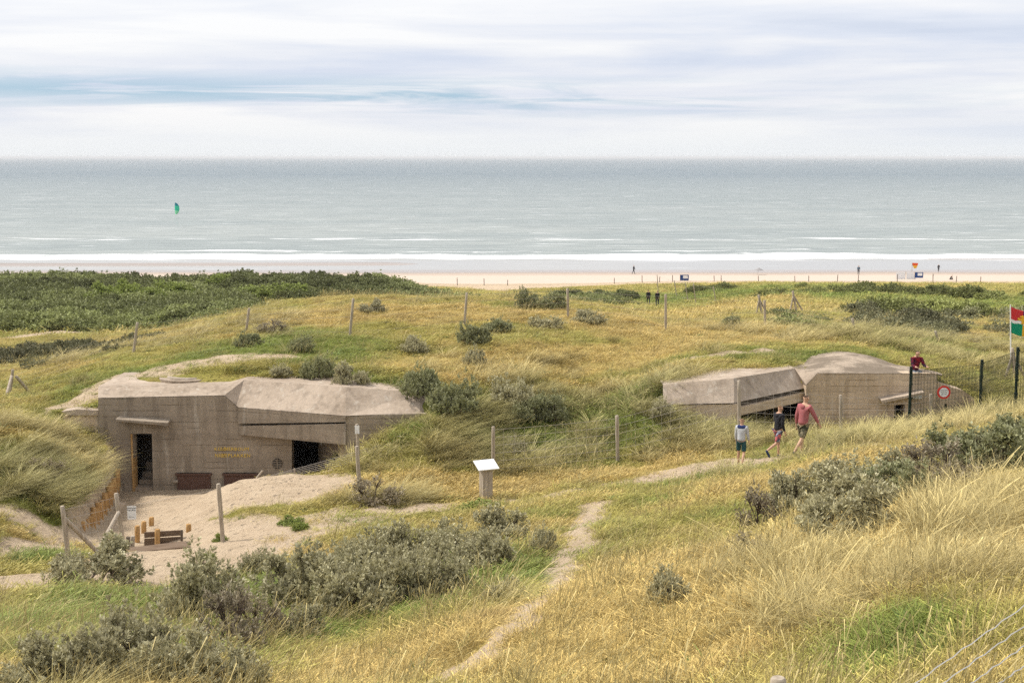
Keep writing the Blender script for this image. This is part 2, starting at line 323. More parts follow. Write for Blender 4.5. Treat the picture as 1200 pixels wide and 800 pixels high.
def m_beach():
    t = NT('beach_sand'); p = t.pos()
    n1 = t.noise(t.pos((.02, .12, 1)), 1.0, 5); n2 = t.noise(p, .8, 4)
    y = t.n('ShaderNodeSeparateXYZ'); t.l(p, y.inputs[0]); yy = t.math('ADD', y.outputs[1], t.math('MULTIPLY', t.math('SUBTRACT', n1, .5), 14))
    dry = t.mix(n2, (.47, .38, .305), (.54, .445, .36)); damp = (.27, .20, .15)
    w = t.n('ShaderNodeMapRange'); w.inputs[1].default_value = 246; w.inputs[2].default_value = 262; t.l(yy, w.inputs[0])
    col = t.mix(w.outputs[0], dry, damp)
    rg = t.ramp(w.outputs[0], [(0.3, .9), (1, .18)])
    m = t.fin(col, rg, .5); return m

def leaf_mat(name, c, var=.35, trans=.25, inst=False, rough=.6, tipcol=None):
    t = NT(name)
    if inst: base = t.n('ShaderNodeAttribute', attribute_name='tint', attribute_type='INSTANCER').outputs['Color']
    else:
        oi = t.n('ShaderNodeObjectInfo').outputs['Random']
        base = t.mix(oi, tuple(x * .85 for x in c), tuple(x * 1.12 for x in c))
    a = t.n('ShaderNodeAttribute', attribute_name='lv').outputs['Color']
    sx = t.n('ShaderNodeSeparateColor'); t.l(a, sx.inputs[0])
    br = t.n('ShaderNodeMapRange'); br.inputs[3].default_value = 1 - var; br.inputs[4].default_value = 1 + var; t.l(sx.outputs[0], br.inputs[0])
    col = t.mix(1.0, base, br.outputs[0], 'MULTIPLY')
    if tipcol: col = t.mix(t.math('MULTIPLY', sx.outputs[1], .75), col, tipcol)
    if inst: col = t.mix(t.math('MULTIPLY', t.math('SUBTRACT', 1.0, sx.outputs[1], True), .6), col, t.mix(.5, (.09, .085, .03), col))  # green-brown blade base, darkened also to paint depth between the blades
    t.fin(col, rough, .25)
    tr = t.n('ShaderNodeBsdfTranslucent'); t.l(col, tr.inputs[0])
    mx = t.n('ShaderNodeMixShader'); mx.inputs[0].default_value = trans
    t.l(t.b.outputs[0], mx.inputs[1]); t.l(tr.outputs[0], mx.inputs[2]); t.l(mx.outputs[0], t.out.inputs[0])
    return t.m

def m_concrete(name, c1, c2, boards=True, stains=True):
    t = NT(name); p = t.pos()
    n1 = t.noise(p, .8, 6, .6); n2 = t.noise(p, 9, 5, .65); n3 = t.noise(t.pos((3.0, 3.0, .35)), 1.2, 5, .6)
    col = t.mix(t.ramp(n1, [(.35, 0.0), (.65, 1.0)]), c1, c2)
    col = t.mix(t.math('MULTIPLY', t.ramp(n2, [(.4, 0.0), (.75, 1.0)]), .35), col, tuple(x * 1.45 for x in c2))
    if stains:
        col = t.mix(t.math('MULTIPLY', t.ramp(n3, [(.50, 0.0), (.66, 1.0)]), .42), col, tuple(x * .5 for x in c1))
        n5 = t.noise(t.pos((2.2, 2.2, .3)), 1.7, 5, .65); col = t.mix(t.math('MULTIPLY', t.ramp(n5, [(.58, 0.0), (.66, 1.0)]), .35), col, (.60, .55, .47))
        n6 = t.noise(p, 26, 4, .7); col = t.mix(t.math('MULTIPLY', t.ramp(n6, [(.56, 0.0), (.66, 1.0)]), .4), col, tuple(x * .55 for x in c1))
    h = n2
    if boards:
        sp_ = t.n('ShaderNodeSeparateXYZ'); t.l(p, sp_.inputs[0])
        z = t.math('ADD', sp_.outputs[2], t.math('MULTIPLY', n1, .02))
        row = t.math('FRACT', t.math('MULTIPLY', z, 5.0))
        line = t.ramp(row, [(0.0, 1.0), (.07, 1.0), (.12, 0.0), (1.0, 0.0)])
        nl = t.noise(t.pos((.5, .5, 6.0)), 1.3, 3)
        line = t.math('MULTIPLY', line, t.ramp(nl, [(.48, 0.0), (.68, 1.0)]))
        rowid = t.math('FLOOR', t.math('MULTIPLY', z, 5.0))
        wn = t.n('ShaderNodeTexWhiteNoise', noise_dimensions='1D'); t.l(rowid, wn.inputs['W'])
        col = t.mix(t.math('MULTIPLY', wn.outputs[0], .22), col, tuple(x * .6 for x in c1))
        grain = t.noise(t.pos((1.2, 1.2, 30.0)), 2.0, 4)
        col = t.mix(t.math('MULTIPLY', t.ramp(grain, [(.5, 0.0), (.7, 1.0)]), .22), col, tuple(x * .55 for x in c1))
        col = t.mix(t.math('MULTIPLY', line, .55), col, tuple(x * .35 for x in c1))
        h = t.math('SUBTRACT', t.math('MULTIPLY', n2, .5), line)
    t.bump(h, .7 if boards else .35, .03 if boards else .015)
    return t.fin(col, .92, .15)

def m_wood(name, c1, c2, sc=(14, 14, 1.2)):
    t = NT(name); n = t.noise(t.coord('Object', sc), 1.5, 5, .6); n2 = t.noise(t.coord(), 6, 4)
    col = t.mix(t.ramp(n, [(.35, 0.0), (.65, 1.0)]), c1, c2)
    col = t.mix(t.math('MULTIPLY', n2, .4), col, tuple(x * .6 for x in c1))
    t.bump(n, .5, .01); return t.fin(col, .85, .15)

M = {}
M['ground'] = m_ground(); M['beach'] = m_beach()
M['conc'] = m_concrete('board_marked_concrete', (.27, .218, .165), (.35, .29, .225))
M['conc_roof'] = m_concrete('weathered_roof_concrete', (.285, .225, .17), (.43, .35, .275), boards=False)
M['conc_tan'] = m_concrete('tan_board_concrete', (.50, .38, .26), (.62, .49, .36))
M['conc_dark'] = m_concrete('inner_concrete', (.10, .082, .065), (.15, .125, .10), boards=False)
M['rust'] = m_simple('rust_brown_steel', (.115, .062, .045), .8, .35, 12)
M['metal'] = m_simple('galvanised_wire', (.42, .43, .44), .45, .15, 40, metal=.6)
M['wire'] = m_simple('old_wire', (.33, .29, .25), .6, .2, 40)
M['greenmetal'] = m_simple('dark_green_coated_steel', (.010, .022, .016), .45, .2, 30)
M['post'] = m_wood('weathered_post_wood', (.32, .26, .195), (.54, .465, .375))
M['darkpost'] = m_wood('dark_post_wood', (.10, .075, .055), (.2, .16, .12))
M['logs'] = m_wood('orange_debarked_wood', (.36, .20, .075), (.56, .35, .15))
M['plank'] = m_wood('brown_plank_wood', (.13, .085, .055), (.22, .16, .11), (1.5, 14, 14))
M['white'] = m_simple('white_surface', (.78, .78, .78), .5, .05)
M['black'] = m_simple('black_ink', (.02, .02, .025), .6, .1)
M['red'] = m_simple('red_paint', (.60, .04, .03), .5, .1)
M['yellow'] = m_simple('yellow_paint', (.74, .50, .09), .7, .25, 60)
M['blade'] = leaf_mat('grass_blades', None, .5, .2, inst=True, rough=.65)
M['leaf'] = leaf_mat('buckthorn_leaf', (.36, .33, .185), .5, .2, tipcol=(.68, .635, .43))
M['leafd'] = leaf_mat('dark_buckthorn_leaf', (.235, .24, .11), .5, .2, tipcol=(.50, .50, .31))
M['leafb'] = leaf_mat('olive_brown_leaf', (.30, .25, .165), .4, .2, tipcol=(.50, .44, .32))
M['leafg'] = leaf_mat('fresh_green_leaf', (.25, .30, .07), .4, .25, tipcol=(.42, .46, .16))
M['leafi'] = leaf_mat('scrub_leaf', None, .4, .15, inst=True)
M['stem'] = m_simple('shrub_stem', (.115, .085, .065), .85, .3, 20)
M['flower'] = m_simple('cream_blossom', (.62, .60, .42), .8, .1)

# ------------------------------------------------------------------ object helpers
def tag(o, label=None, cat=None, group=None, kind=None):
    if label: o['label'] = label
    if cat: o['category'] = cat
    if group: o['group'] = group
    if kind: o['kind'] = kind
    return o
def empty(name, loc=(0, 0, 0), rz=0):
    o = bpy.data.objects.new(name, None); COL.objects.link(o); o.location = loc; o.rotation_euler = (0, 0, rz); o.empty_display_size = .2
    return o
def mesh_np(name, verts, faces_flat, loop_tot, mat, smooth=False):
    me = bpy.data.meshes.new(name)
    nv = len(verts); nl = len(faces_flat); nf = len(loop_tot)
    me.vertices.add(nv); me.vertices.foreach_set('co', np.asarray(verts, np.float32).ravel())
    me.loops.add(nl); me.loops.foreach_set('vertex_index', np.asarray(faces_flat, np.int32))
    me.polygons.add(nf)
    ls = np.concatenate([[0], np.cumsum(loop_tot)[:-1]]).astype(np.int32)
    me.polygons.foreach_set('loop_start', ls); me.polygons.foreach_set('loop_total', np.asarray(loop_tot, np.int32))
    me.update(calc_edges=True); me.validate()
    if smooth: me.polygons.foreach_set('use_smooth', [True] * nf)
    if mat is not None: me.materials.append(mat)
    return me
class MB:
    """collects shapes; build() links them as ONE mesh object"""
    def __init__(s): s.v = []; s.f = []; s.sm = []
    def add(s, vs, fs, smooth=False):
        o = len(s.v); s.v += [Vector(v) for v in vs]; s.f += [[i + o for i in f] for f in fs]; s.sm += [smooth] * len(fs)
    def box(s, a, b, M4=None):
        x0, y0, z0 = a; x1, y1, z1 = b
        vs = [Vector(p) for p in ((x0, y0, z0), (x1, y0, z0), (x1, y1, z0), (x0, y1, z0), (x0, y0, z1), (x1, y0, z1), (x1, y1, z1), (x0, y1, z1))]
        if M4: vs = [M4 @ v for v in vs]
        s.add(vs, [(0, 3, 2, 1), (4, 5, 6, 7), (0, 1, 5, 4), (1, 2, 6, 5), (2, 3, 7, 6), (3, 0, 4, 7)])
    def hexa(s, p, q):
        """front quad p (4 pts) and back quad q (4 pts)"""
        s.add(list(p) + list(q), [(0, 1, 2, 3), (7, 6, 5, 4), (0, 4, 5, 1), (1, 5, 6, 2), (2, 6, 7, 3), (3, 7, 4, 0)])
    def tube(s, pts, rads, n=8, cap=True, jit=0):
        pts = [Vector(p) for p in pts]
        if isinstance(rads, (int, float)): rads = [rads] * len(pts)
        vs = []; fs = []; up = Vector((0.13, .31, 1)).normalized(); prev = None
        for i, p in enumerate(pts):
            d = (pts[min(i + 1, len(pts) - 1)] - pts[max(i - 1, 0)]).normalized()
            a = d.cross(up if prev is None else prev.cross(d) if False else up)
            if a.length < 1e-3: a = d.cross(Vector((1, 0, 0)))
            a.normalize(); b = d.cross(a).normalized()
            for k in range(n):
                t = 2 * math.pi * k / n; r = rads[i] * (1 + random.uniform(-jit, jit))
                vs.append(p + a * (math.cos(t) * r) + b * (math.sin(t) * r))
        for i in range(len(pts) - 1):
            for k in range(n):
                k2 = (k + 1) % n; fs.append((i * n + k, i * n + k2, (i + 1) * n + k2, (i + 1) * n + k))
        s.add(vs, fs, n > 5)
        if cap: s.add(vs[:n], [tuple(range(n))[::-1]]); s.add(vs[-n:], [tuple(range(n))])
    def build(s, name, mat, parent=None):
        me = bpy.data.meshes.new(name); base = Vector((0, 0, 0))
        me.from_pydata([tuple(v) for v in s.v], [], s.f); me.update()
        bm = bmesh.new(); bm.from_mesh(me); bmesh.ops.recalc_face_normals(bm, faces=bm.faces); bm.to_mesh(me); bm.free()
        for p, q in zip(me.polygons, s.sm): p.use_smooth = q
        for mm in (mat if isinstance(mat, list) else [mat]): me.materials.append(mm)
        o = bpy.data.objects.new(name, me); COL.objects.link(o)
        if parent:
            o.parent = parent
            pm = world_of(parent).inverted()
            me.transform(pm)
        return o
def world_of(o):
    m = Matrix.Translation(o.location) @ o.rotation_euler.to_matrix().to_4x4() @ Matrix.Diagonal((*o.scale, 1))
    return (world_of(o.parent) @ m) if o.parent else m
def link_mesh(name, me, parent=None):
    o = bpy.data.objects.new(name, me); COL.objects.link(o)
    if parent: o.parent = parent
    return o
def text_mesh(name, body, size, mat, parent, loc, rot, extr=.002, align='CENTER', spacing=1.0):
    cu = bpy.data.curves.new(name, 'FONT'); cu.body = body; cu.size = size; cu.extrude = extr; cu.align_x = align; cu.align_y = 'CENTER'; cu.space_character = spacing
    cu.resolution_u = 2
    o = bpy.data.objects.new(name, cu); COL.objects.link(o)
    dg = bpy.context.evaluated_depsgraph_get(); me = bpy.data.meshes.new_from_object(o.evaluated_get(dg))
    bpy.data.objects.remove(o); me.materials.clear(); me.materials.append(mat)
    m = Matrix.Translation(loc) @ rot.to_matrix().to_4x4(); me.transform(m)
    if parent: me.transform(world_of(parent).inverted())
    o = bpy.data.objects.new(name, me); COL.objects.link(o)
    if parent: o.parent = parent
    return o

# ------------------------------------------------------------------ terrain mesh
xs = np.concatenate([-np.geomspace(21, 900, 60)[::-1], np.arange(-20.85, 20.9, .16), np.geomspace(21, 900, 60)])
ys = np.concatenate([np.arange(-30, 6, 1.5), np.arange(6, 36.5, .2), np.arange(36.6, 48.5, .11), np.arange(48.6, 66, .22), np.geomspace(66.3, 330, 150)])
XX, YY = np.meshgrid(xs, ys); fx, fy_ = XX.ravel(), YY.ravel()
ZZ = height(fx, fy_)
verts = np.stack([fx, fy_, ZZ], 1)
nx, ny = len(xs), len(ys)
I, J = np.meshgrid(np.arange(nx - 1), np.arange(ny - 1)); I = I.ravel(); J = J.ravel(); a = J * nx + I
quads = np.stack([a, a + 1, a + nx + 1, a + nx], 1)
cx_ = fx[quads].mean(1); cy_ = fy_[quads].mean(1); zr = ZZ[quads].max(1) - ZZ[quads].min(1)
def inopen(u0, u1, Yw, lo, hi): return (cx_ > ux(u0, Yw)) & (cx_ < ux(u1, Yw)) & (cy_ > lo) & (cy_ < hi) & (zr > .12)
kill = inopen(153, 182, 46, 45.9, 46.7) | inopen(342, 402, 46, 44.5, 47.6) | inopen(866, 941, 46.5, 46.2, 47.9) | inopen(1046, 1062, 46.5, 46.2, 47.1)
quads = quads[~kill]
tm = mesh_np('ground', verts, quads.ravel(), [4] * len(quads), M['ground'], smooth=True)
sand, green, mar, n1, n2 = masks(fx, fy_)
soil = grass_tint(fx, fy_, green, n1, n2) * np.array([.80, .82, .7])
ca = tm.attributes.new('soil', 'FLOAT_COLOR', 'POINT'); ca.data.foreach_set('color', np.concatenate([soil, np.ones((len(soil), 1))], 1).astype(np.float32).ravel())
sa = tm.attributes.new('sand', 'FLOAT', 'POINT'); sa.data.foreach_set('value', sand.astype(np.float32))
gr = link_mesh('ground', tm); tag(gr, kind='structure')
tm.materials.append(M['beach'])
cyq = verts[quads].mean(1)[:, 1]
# the beach part of the same sheet uses the beach material
tm.polygons.foreach_set('material_index', (cyq > 226).astype(np.int32)[:len(tm.polygons)])

# ------------------------------------------------------------------ sea and sky
def sea():
    X = np.concatenate([-np.geomspace(60, 45000, 30)[::-1], np.linspace(-55, 55, 8), np.geomspace(60, 45000, 30)])
    Y = np.concatenate([np.linspace(225, 420, 40), np.geomspace(425, 60000, 50)])
    A, B = np.meshgrid(X, Y); v = np.stack([A.ravel(), B.ravel(), np.zeros(A.size)], 1)
    n = len(X); I, J = np.meshgrid(np.arange(n - 1), np.arange(len(Y) - 1)); a = (J * n + I).ravel()
    q = np.stack([a, a + 1, a + n + 1, a + n], 1)
    t = NT('sea_water'); p = t.pos()
    sp_ = t.n('ShaderNodeSeparateXYZ'); t.l(p, sp_.inputs[0])
    w1 = t.noise(t.pos((.05, .22, 1)), 1.0, 6, .62); w2 = t.noise(t.pos((.35, 1.3, 1)), 1.0, 4, .6)
    w3 = t.noise(t.pos((.006, .02, 1)), 1.0, 4, .55)
    deep = t.n('ShaderNodeMapRange'); deep.inputs[1].default_value = 300; deep.inputs[2].default_value = 1700; t.l(sp_.outputs[1], deep.inputs[0])
    base = t.mix(deep.outputs[0], (.30, .325, .31), (.10, .145, .18))
    base = t.mix(t.math('MULTIPLY', t.ramp(w3, [(.4, 0.0), (.62, 1.0)]), .45), base, (.17, .21, .215))
    base = t.mix(t.math('MULTIPLY', t.ramp(w1, [(.45, 0.0), (.6, 1.0)]), .35), base, (.09, .12, .13))
    # foam: the shore break, then broken lines further out
    yj = t.math('ADD', sp_.outputs[1], t.math('MULTIPLY', t.math('SUBTRACT', t.noise(t.pos((.02, .02, 1)), 1.0, 6, .6), .5), 34))
    def band(c, w):
        d = t.math('ABSOLUTE', t.math('SUBTRACT', yj, c)); return t.math('SUBTRACT', 1.0, t.math('DIVIDE', d, w), clamp=True)
    fn = t.noise(t.pos((.05, .35, 1)), 1.0, 5, .6); fn2 = t.noise(t.pos((.012, .05, 1)), 1.0, 4, .5)
    f1 = t.ramp(t.math('ADD', band(303, 13), t.math('MULTIPLY', t.math('SUBTRACT', fn, .5), 2.0)), [(.22, 0.0), (.5, 1.0)])
    f2 = t.ramp(t.math('ADD', t.math('MULTIPLY', band(322, 6), .8), t.math('MULTIPLY', t.math('SUBTRACT', fn2, .5), 2.2)), [(.72, 0.0), (.95, 1.0)])
    f3 = t.ramp(t.math('ADD', t.math('MULTIPLY', band(368, 16), .7), t.math('MULTIPLY', t.math('SUBTRACT', fn, .5), 2.8)), [(.72, 0.0), (.95, 1.0)])
    f4 = t.ramp(t.math('ADD', t.math('MULTIPLY', band(272, 3), .6), t.math('MULTIPLY', t.math('SUBTRACT', fn2, .5), 2.0)), [(.7, 0.0), (.9, 1.0)])
    cap = t.ramp(t.noise(t.pos((.03, .12, 1)), 1.0, 5, .7), [(.735, 0.0), (.76, 1.0)])
    foam = t.math('MAXIMUM', t.math('MAXIMUM', f1, f2), t.math('MAXIMUM', t.math('MAXIMUM', f3, cap), t.math('MULTIPLY', f4, .5)))
    col = t.mix(foam, base, (.82, .83, .83))
    calm = t.n('ShaderNodeMapRange'); calm.inputs[1].default_value = 290; calm.inputs[2].default_value = 306; t.l(sp_.outputs[1], calm.inputs[0])
    shal = t.mix(calm.outputs[0], (.30, .285, .255), col)
    shal = t.mix(t.math('MULTIPLY', foam, .5), shal, (.8, .8, .8))
    b = t.n('ShaderNodeBump'); b.inputs['Distance'].default_value = .35
    t.l(t.math('ADD', w1, t.math('MULTIPLY', w2, .3)), b.inputs['Height']); t.l(t.math('ADD', t.math('MULTIPLY', calm.outputs[0], .92), .03), b.inputs['Strength'])
    t.l(b.outputs[0], t.b.inputs['Normal'])
    m = t.fin(shal, t.mix(calm.outputs[0], .12, .42), .32)
    t.b.inputs['IOR'].default_value = 1.33
    o = link_mesh('sea', mesh_np('sea', v, q.ravel(), [4] * len(q), m)); tag(o, kind='structure')
sea()

SUN_EL, SUN_AZ = R(52), R(-68)      # azimuth from +Y towards +X
def world():
    w = bpy.data.worlds.new('World'); scene.world = w; w.use_nodes = True; nt = w.node_tree; nt.nodes.clear()
    N = nt.nodes.new; L = nt.links.new
    out = N('ShaderNodeOutputWorld'); bg = N('ShaderNodeBackground'); L(bg.outputs[0], out.inputs[0])
    sky = N('ShaderNodeTexSky'); sky.sky_type = 'NISHITA'; sky.sun_disc = False; sky.sun_elevation = SUN_EL; sky.sun_rotation = SUN_AZ
    sky.air_density = 1; sky.dust_density = 2; sky.ozone_density = 1
    tc = N('ShaderNodeTexCoord').outputs['Generated']
    def mapped(sc, loc=(0, 0, 0)):
        m = N('ShaderNodeMapping'); m.inputs['Scale'].default_value = sc; m.inputs['Location'].default_value = loc; L(tc, m.inputs[0]); return m.outputs[0]
    def noise(vec, s=1, d=6, r=.55, dist=0):
        n = N('ShaderNodeTexNoise'); n.inputs['Scale'].default_value = s; n.inputs['Detail'].default_value = d; n.inputs['Roughness'].default_value = r; n.inputs['Distortion'].default_value = dist; L(vec, n.inputs['Vector']); return n.outputs['Fac']
    def ramp(f, st):
        x = N('ShaderNodeValToRGB'); L(f, x.inputs[0]); e = x.color_ramp.elements
        while len(e) < len(st): e.new(.5)
        for el, (p, c) in zip(e, st): el.position = p; el.color = (c, c, c, 1) if isinstance(c, (int, float)) else (*c, 1)
        return x.outputs[0]
    def mixc(f, a, b, mode='MIX'):
        x = N('ShaderNodeMix'); x.data_type = 'RGBA'; x.blend_type = mode
        for v, i in ((f, 0), (a, 6), (b, 7)):
            if isinstance(v, (int, float)): x.inputs[i].default_value = v if i == 0 else (v, v, v, 1)
            elif isinstance(v, tuple): x.inputs[i].default_value = (*v, 1)
            else: L(v, x.inputs[i])
        return x.outputs[2]
    def mth(op, a, b):
        x = N('ShaderNodeMath'); x.operation = op; x.use_clamp = False
        for v, i in ((a, 0), (b, 1)):
            if isinstance(v, (int, float)): x.inputs[i].default_value = v
            else: L(v, x.inputs[i])
        return x.outputs[0]
    sep = N('ShaderNodeSeparateXYZ'); L(tc, sep.inputs[0]); z = sep.outputs[2]; x = sep.outputs[0]
    # stratus sheets, long and flat
    big = noise(mapped((2.6, 1.6, 26), (0.3, 0, .7)), 1, 7, .55, .5)
    fine = noise(mapped((5, 3, 120), (2, 0, 0)), 1, 6, .6, .3)
    nn = mth('ADD', big, mth('MULTIPLY', mth('SUBTRACT', fine, .5), .2))
    skyc = mixc(1.0, sky.outputs[0], (.085, .085, .085), 'MULTIPLY')
    cloud = ramp(nn, [(.30, (.50, .56, .69)), (.41, (.60, .645, .75)), (.50, (.70, .72, .78)), (.62, (.82, .82, .83))])
    up = N('ShaderNodeMapRange'); up.inputs[1].default_value = .075; up.inputs[2].default_value = .13; L(z, up.inputs[0])
    cloud = mixc(mth('MULTIPLY', up.outputs[0], .75), cloud, (.86, .855, .86))
    # the open blue band low over the sea
    band = N('ShaderNodeMapRange'); band.inputs[1].default_value = .0; band.inputs[2].default_value = 1.0
    zb = mth('SUBTRACT', 1.0, mth('DIVIDE', mth('ABSOLUTE', mth('SUBTRACT', mth('ADD', z, mth('MULTIPLY', x, .012)), .0425), 0), .0165)); L(zb, band.inputs[0])
    bn = ramp(noise(mapped((5.0, 3, 90), (5, 1, .4)), 1, 6, .6, .9), [(.38, 0.0), (.54, 1.0)])
    lf = N('ShaderNodeMapRange'); lf.inputs[1].default_value = .24; lf.inputs[2].default_value = .02; L(x, lf.inputs[0]); 
    bm_ = mth('MULTIPLY', mth('MULTIPLY', band.outputs[0], bn), mth('ADD', mth('MULTIPLY', lf.outputs[0], .85), .2))
    blue = mixc(.2, (.36, .54, .71), skyc)
    cloud = mixc(bm_, cloud, blue)
    hz_ = N('ShaderNodeMapRange'); hz_.inputs[1].default_value = .032; hz_.inputs[2].default_value = .006; L(z, hz_.inputs[0])
    cloud = mixc(mth('MULTIPLY', hz_.outputs[0], .9), cloud, (.76, .785, .805))
    col = mixc(.12, cloud, skyc)
    below = N('ShaderNodeMapRange'); below.inputs[1].default_value = -.02; below.inputs[2].default_value = 0.0; L(z, below.inputs[0])
    L(col, bg.inputs[0]); bg.inputs[1].default_value = 1.0
world()
sd = bpy.data.lights.new('sun', 'SUN'); sd.energy = 3.7; sd.angle = R(4); sd.color = (1, .95, .87)
so = bpy.data.objects.new('sun', sd); COL.objects.link(so)
dv = Vector((math.sin(SUN_AZ) * math.cos(SUN_EL), math.cos(SUN_AZ) * math.cos(SUN_EL), math.sin(SUN_EL)))
so.rotation_euler = dv.to_track_quat('Z', 'Y').to_euler(); so.location = (0, 0, 60)
scene.view_settings.view_transform = 'Standard'; scene.view_settings.look = 'None'; scene.view_settings.exposure = .34; scene.view_settings.gamma = 1
scene.cycles.max_bounces = 3; scene.cycles.diffuse_bounces = 2; scene.cycles.transmission_bounces = 2; scene.cycles.glossy_bounces = 2
scene.cycles.use_light_tree = False; scene.cycles.sample_clamp_indirect = 2.0; scene.world.cycles.sampling_method = 'MANUAL'; scene.world.cycles.sample_map_resolution = 256
scene.cycles.use_adaptive_sampling = True; scene.cycles.adaptive_threshold = .015; scene.cycles.use_denoising = False

# ------------------------------------------------------------------ bunkers
def poly_wall(mb, outer, holes, Y0, Y1):
    """outline (u, v) lists at distance Y0, pushed back to Y1; holes go right through"""
    o3 = [at(u, v, Y0) for u, v in outer]; h3 = [[at(u, v, Y0) for u, v in h] for h in holes]
    polys = [[Vector((p.x, p.z, 0)) for p in o3]] + [[Vector((p.x, p.z, 0)) for p in h] for h in h3]
    tris = tessellate_polygon(polys); flat = [p for q in [o3] + h3 for p in q]; n = len(flat)
    back = [Vector((p.x, Y1, p.z)) for p in flat]
    fs = [tuple(t) for t in tris] + [tuple(i + n for i in t[::-1]) for t in tris]
    k = 0
    for q in [o3] + h3:
        m = len(q)
        for i in range(m): fs.append((k + i, k + (i + 1) % m, k + (i + 1) % m + n, k + i + n))
        k += m
    mb.add(flat + back, fs)
def shifted(p, dy=0, dz=0, dx=0): return Vector((p.x + dx, p.y + dy, p.z + dz))

# --- left bunker
LB = empty('bunker', on(250, 46)); tag(LB, 'grey-brown concrete bunker with open doorway and yellow stencilled words, behind the sand heap', 'bunker', 'concrete bunkers in the dunes')
w = MB()
poly_wall(w, [(115, 466.6), (263, 463.6), (277, 475.5), (341.9, 477), (341.9, 606), (115, 606)], [[(155.5, 508), (178, 508), (179.5, 578), (157.5, 578)]], 46, 46.5)
w.build('front_wall', M['conc'], LB)
a0, a1, a2, a3, a4, a5, a6 = at(115, 466, 46), at(263, 463, 46), at(277.2, 475.2, 45.98), at(279.5, 477, 45.9), at(405, 487, 44.5), at(492, 483.5, 44.7), at(503, 484, 45.0)
b0, b1, b2, b4, b5, b6 = at(115, 452.5, 46.8), at(268, 449, 46.8), at(286, 445, 46.8), at(405, 453, 45.5), at(492, 459.5, 45.7), at(506, 463, 46.0)
r = MB()
r.add([a0, a1, b1, b0], [(0, 1, 2, 3)]); r.add([a1, a2, b2, b1], [(0, 1, 2), (0, 2, 3)])
r.add([a2, a3, b2], [(0, 1, 2)]); r.add([a3, a4, b4, b2], [(0, 1, 2, 3)]); r.add([a4, a5, b5, b4], [(0, 1, 2, 3)]); r.add([a5, a6, b6, b5], [(0, 1, 2, 3)])
bb = [b0, b1, b2, b4, b5, b6]; cc = [shifted(p, 3.2, -.02) for p in bb]
for i in range(5): r.add([bb[i], bb[i + 1], cc[i + 1], cc[i]], [(0, 1, 2, 3)])
for p, q, c in ((a0, b0, cc[0]), (a6, b6, cc[-1])):
    r.add([p, q, c, shifted(c, 0, -3.2), Vector((p.x, p.y, c.z - 3.2))], [(0, 1, 2, 3, 4)])
r.build('sloped_roof_edge', M['conc_roof'], LB)
# filler under the slope, set back, closes the crack between the two beams
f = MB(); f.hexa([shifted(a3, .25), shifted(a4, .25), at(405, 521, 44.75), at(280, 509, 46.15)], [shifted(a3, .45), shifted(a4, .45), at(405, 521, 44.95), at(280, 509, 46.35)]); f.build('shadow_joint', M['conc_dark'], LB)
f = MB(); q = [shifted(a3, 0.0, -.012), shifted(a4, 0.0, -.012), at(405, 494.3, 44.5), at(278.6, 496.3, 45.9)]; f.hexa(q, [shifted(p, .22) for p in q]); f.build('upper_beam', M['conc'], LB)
f = MB()
q = [at(280, 499.0, 45.93), at(405, 496.6, 44.47), at(405, 521, 44.47), at(280.5, 509.3, 45.93)]
bk = [shifted(q[0], .3), Vector((q[1].x, 47.2, q[1].z)), Vector((q[2].x, 47.2, q[2].z)), shifted(q[3], .3)]
f.add(q + bk + [Vector((at(342, 500, 46).x, 47.2, q[0].z)), Vector((at(342, 500, 46).x, 47.2, q[3].z))], [(0, 1, 2, 3), (3, 2, 6, 9, 7), (0, 4, 8, 5, 1), (1, 5, 6, 2), (5, 8, 9, 6), (4, 7, 9, 8), (0, 3, 7, 4)])
f.build('lintel_beam', M['conc'], LB)
# walls of the recess
w = MB()
def vwall(p, q, zt, zb, th):
    """upright wall between plan points p and q, thickness to its left"""
    p = Vector(p); q = Vector(q); d = (q - p).normalized(); nrm = Vector((-d.y, d.x))
    P = [(p.x, p.y), (q.x, q.y), (q.x + nrm.x * th, q.y + nrm.y * th), (p.x + nrm.x * th, p.y + nrm.y * th)]
    return [Vector((x, y, zb)) for x, y in P], [Vector((x, y, zt)) for x, y in P]
def add_vwall(mb, p, q, zt, zb, th):
    b, t = vwall(p, q, zt, zb, th); mb.add(b + t, [(3, 2, 1, 0), (4, 5, 6, 7), (0, 1, 5, 4), (1, 2, 6, 5), (2, 3, 7, 6), (3, 0, 4, 7)])
zf = 22 - 11.7; zc = at(342, 508, 46.4).z - .02
xa = at(342, 540, 46.5).x; xb = at(373, 540, 47.3).x; xc = at(404.8, 540, 44.55).x
add_vwall(w, (xb, 47.3), (xc, 44.62), zc - .0, zf, .35)
w.build('niche_wall', M['conc'], LB)
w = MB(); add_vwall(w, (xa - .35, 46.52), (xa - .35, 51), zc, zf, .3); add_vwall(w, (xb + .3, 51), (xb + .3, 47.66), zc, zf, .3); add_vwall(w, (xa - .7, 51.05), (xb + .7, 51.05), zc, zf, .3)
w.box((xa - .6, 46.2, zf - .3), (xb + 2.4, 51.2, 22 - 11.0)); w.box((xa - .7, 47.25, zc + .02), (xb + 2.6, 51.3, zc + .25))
w.build('inner_room', M['conc_dark'], LB); w = MB()
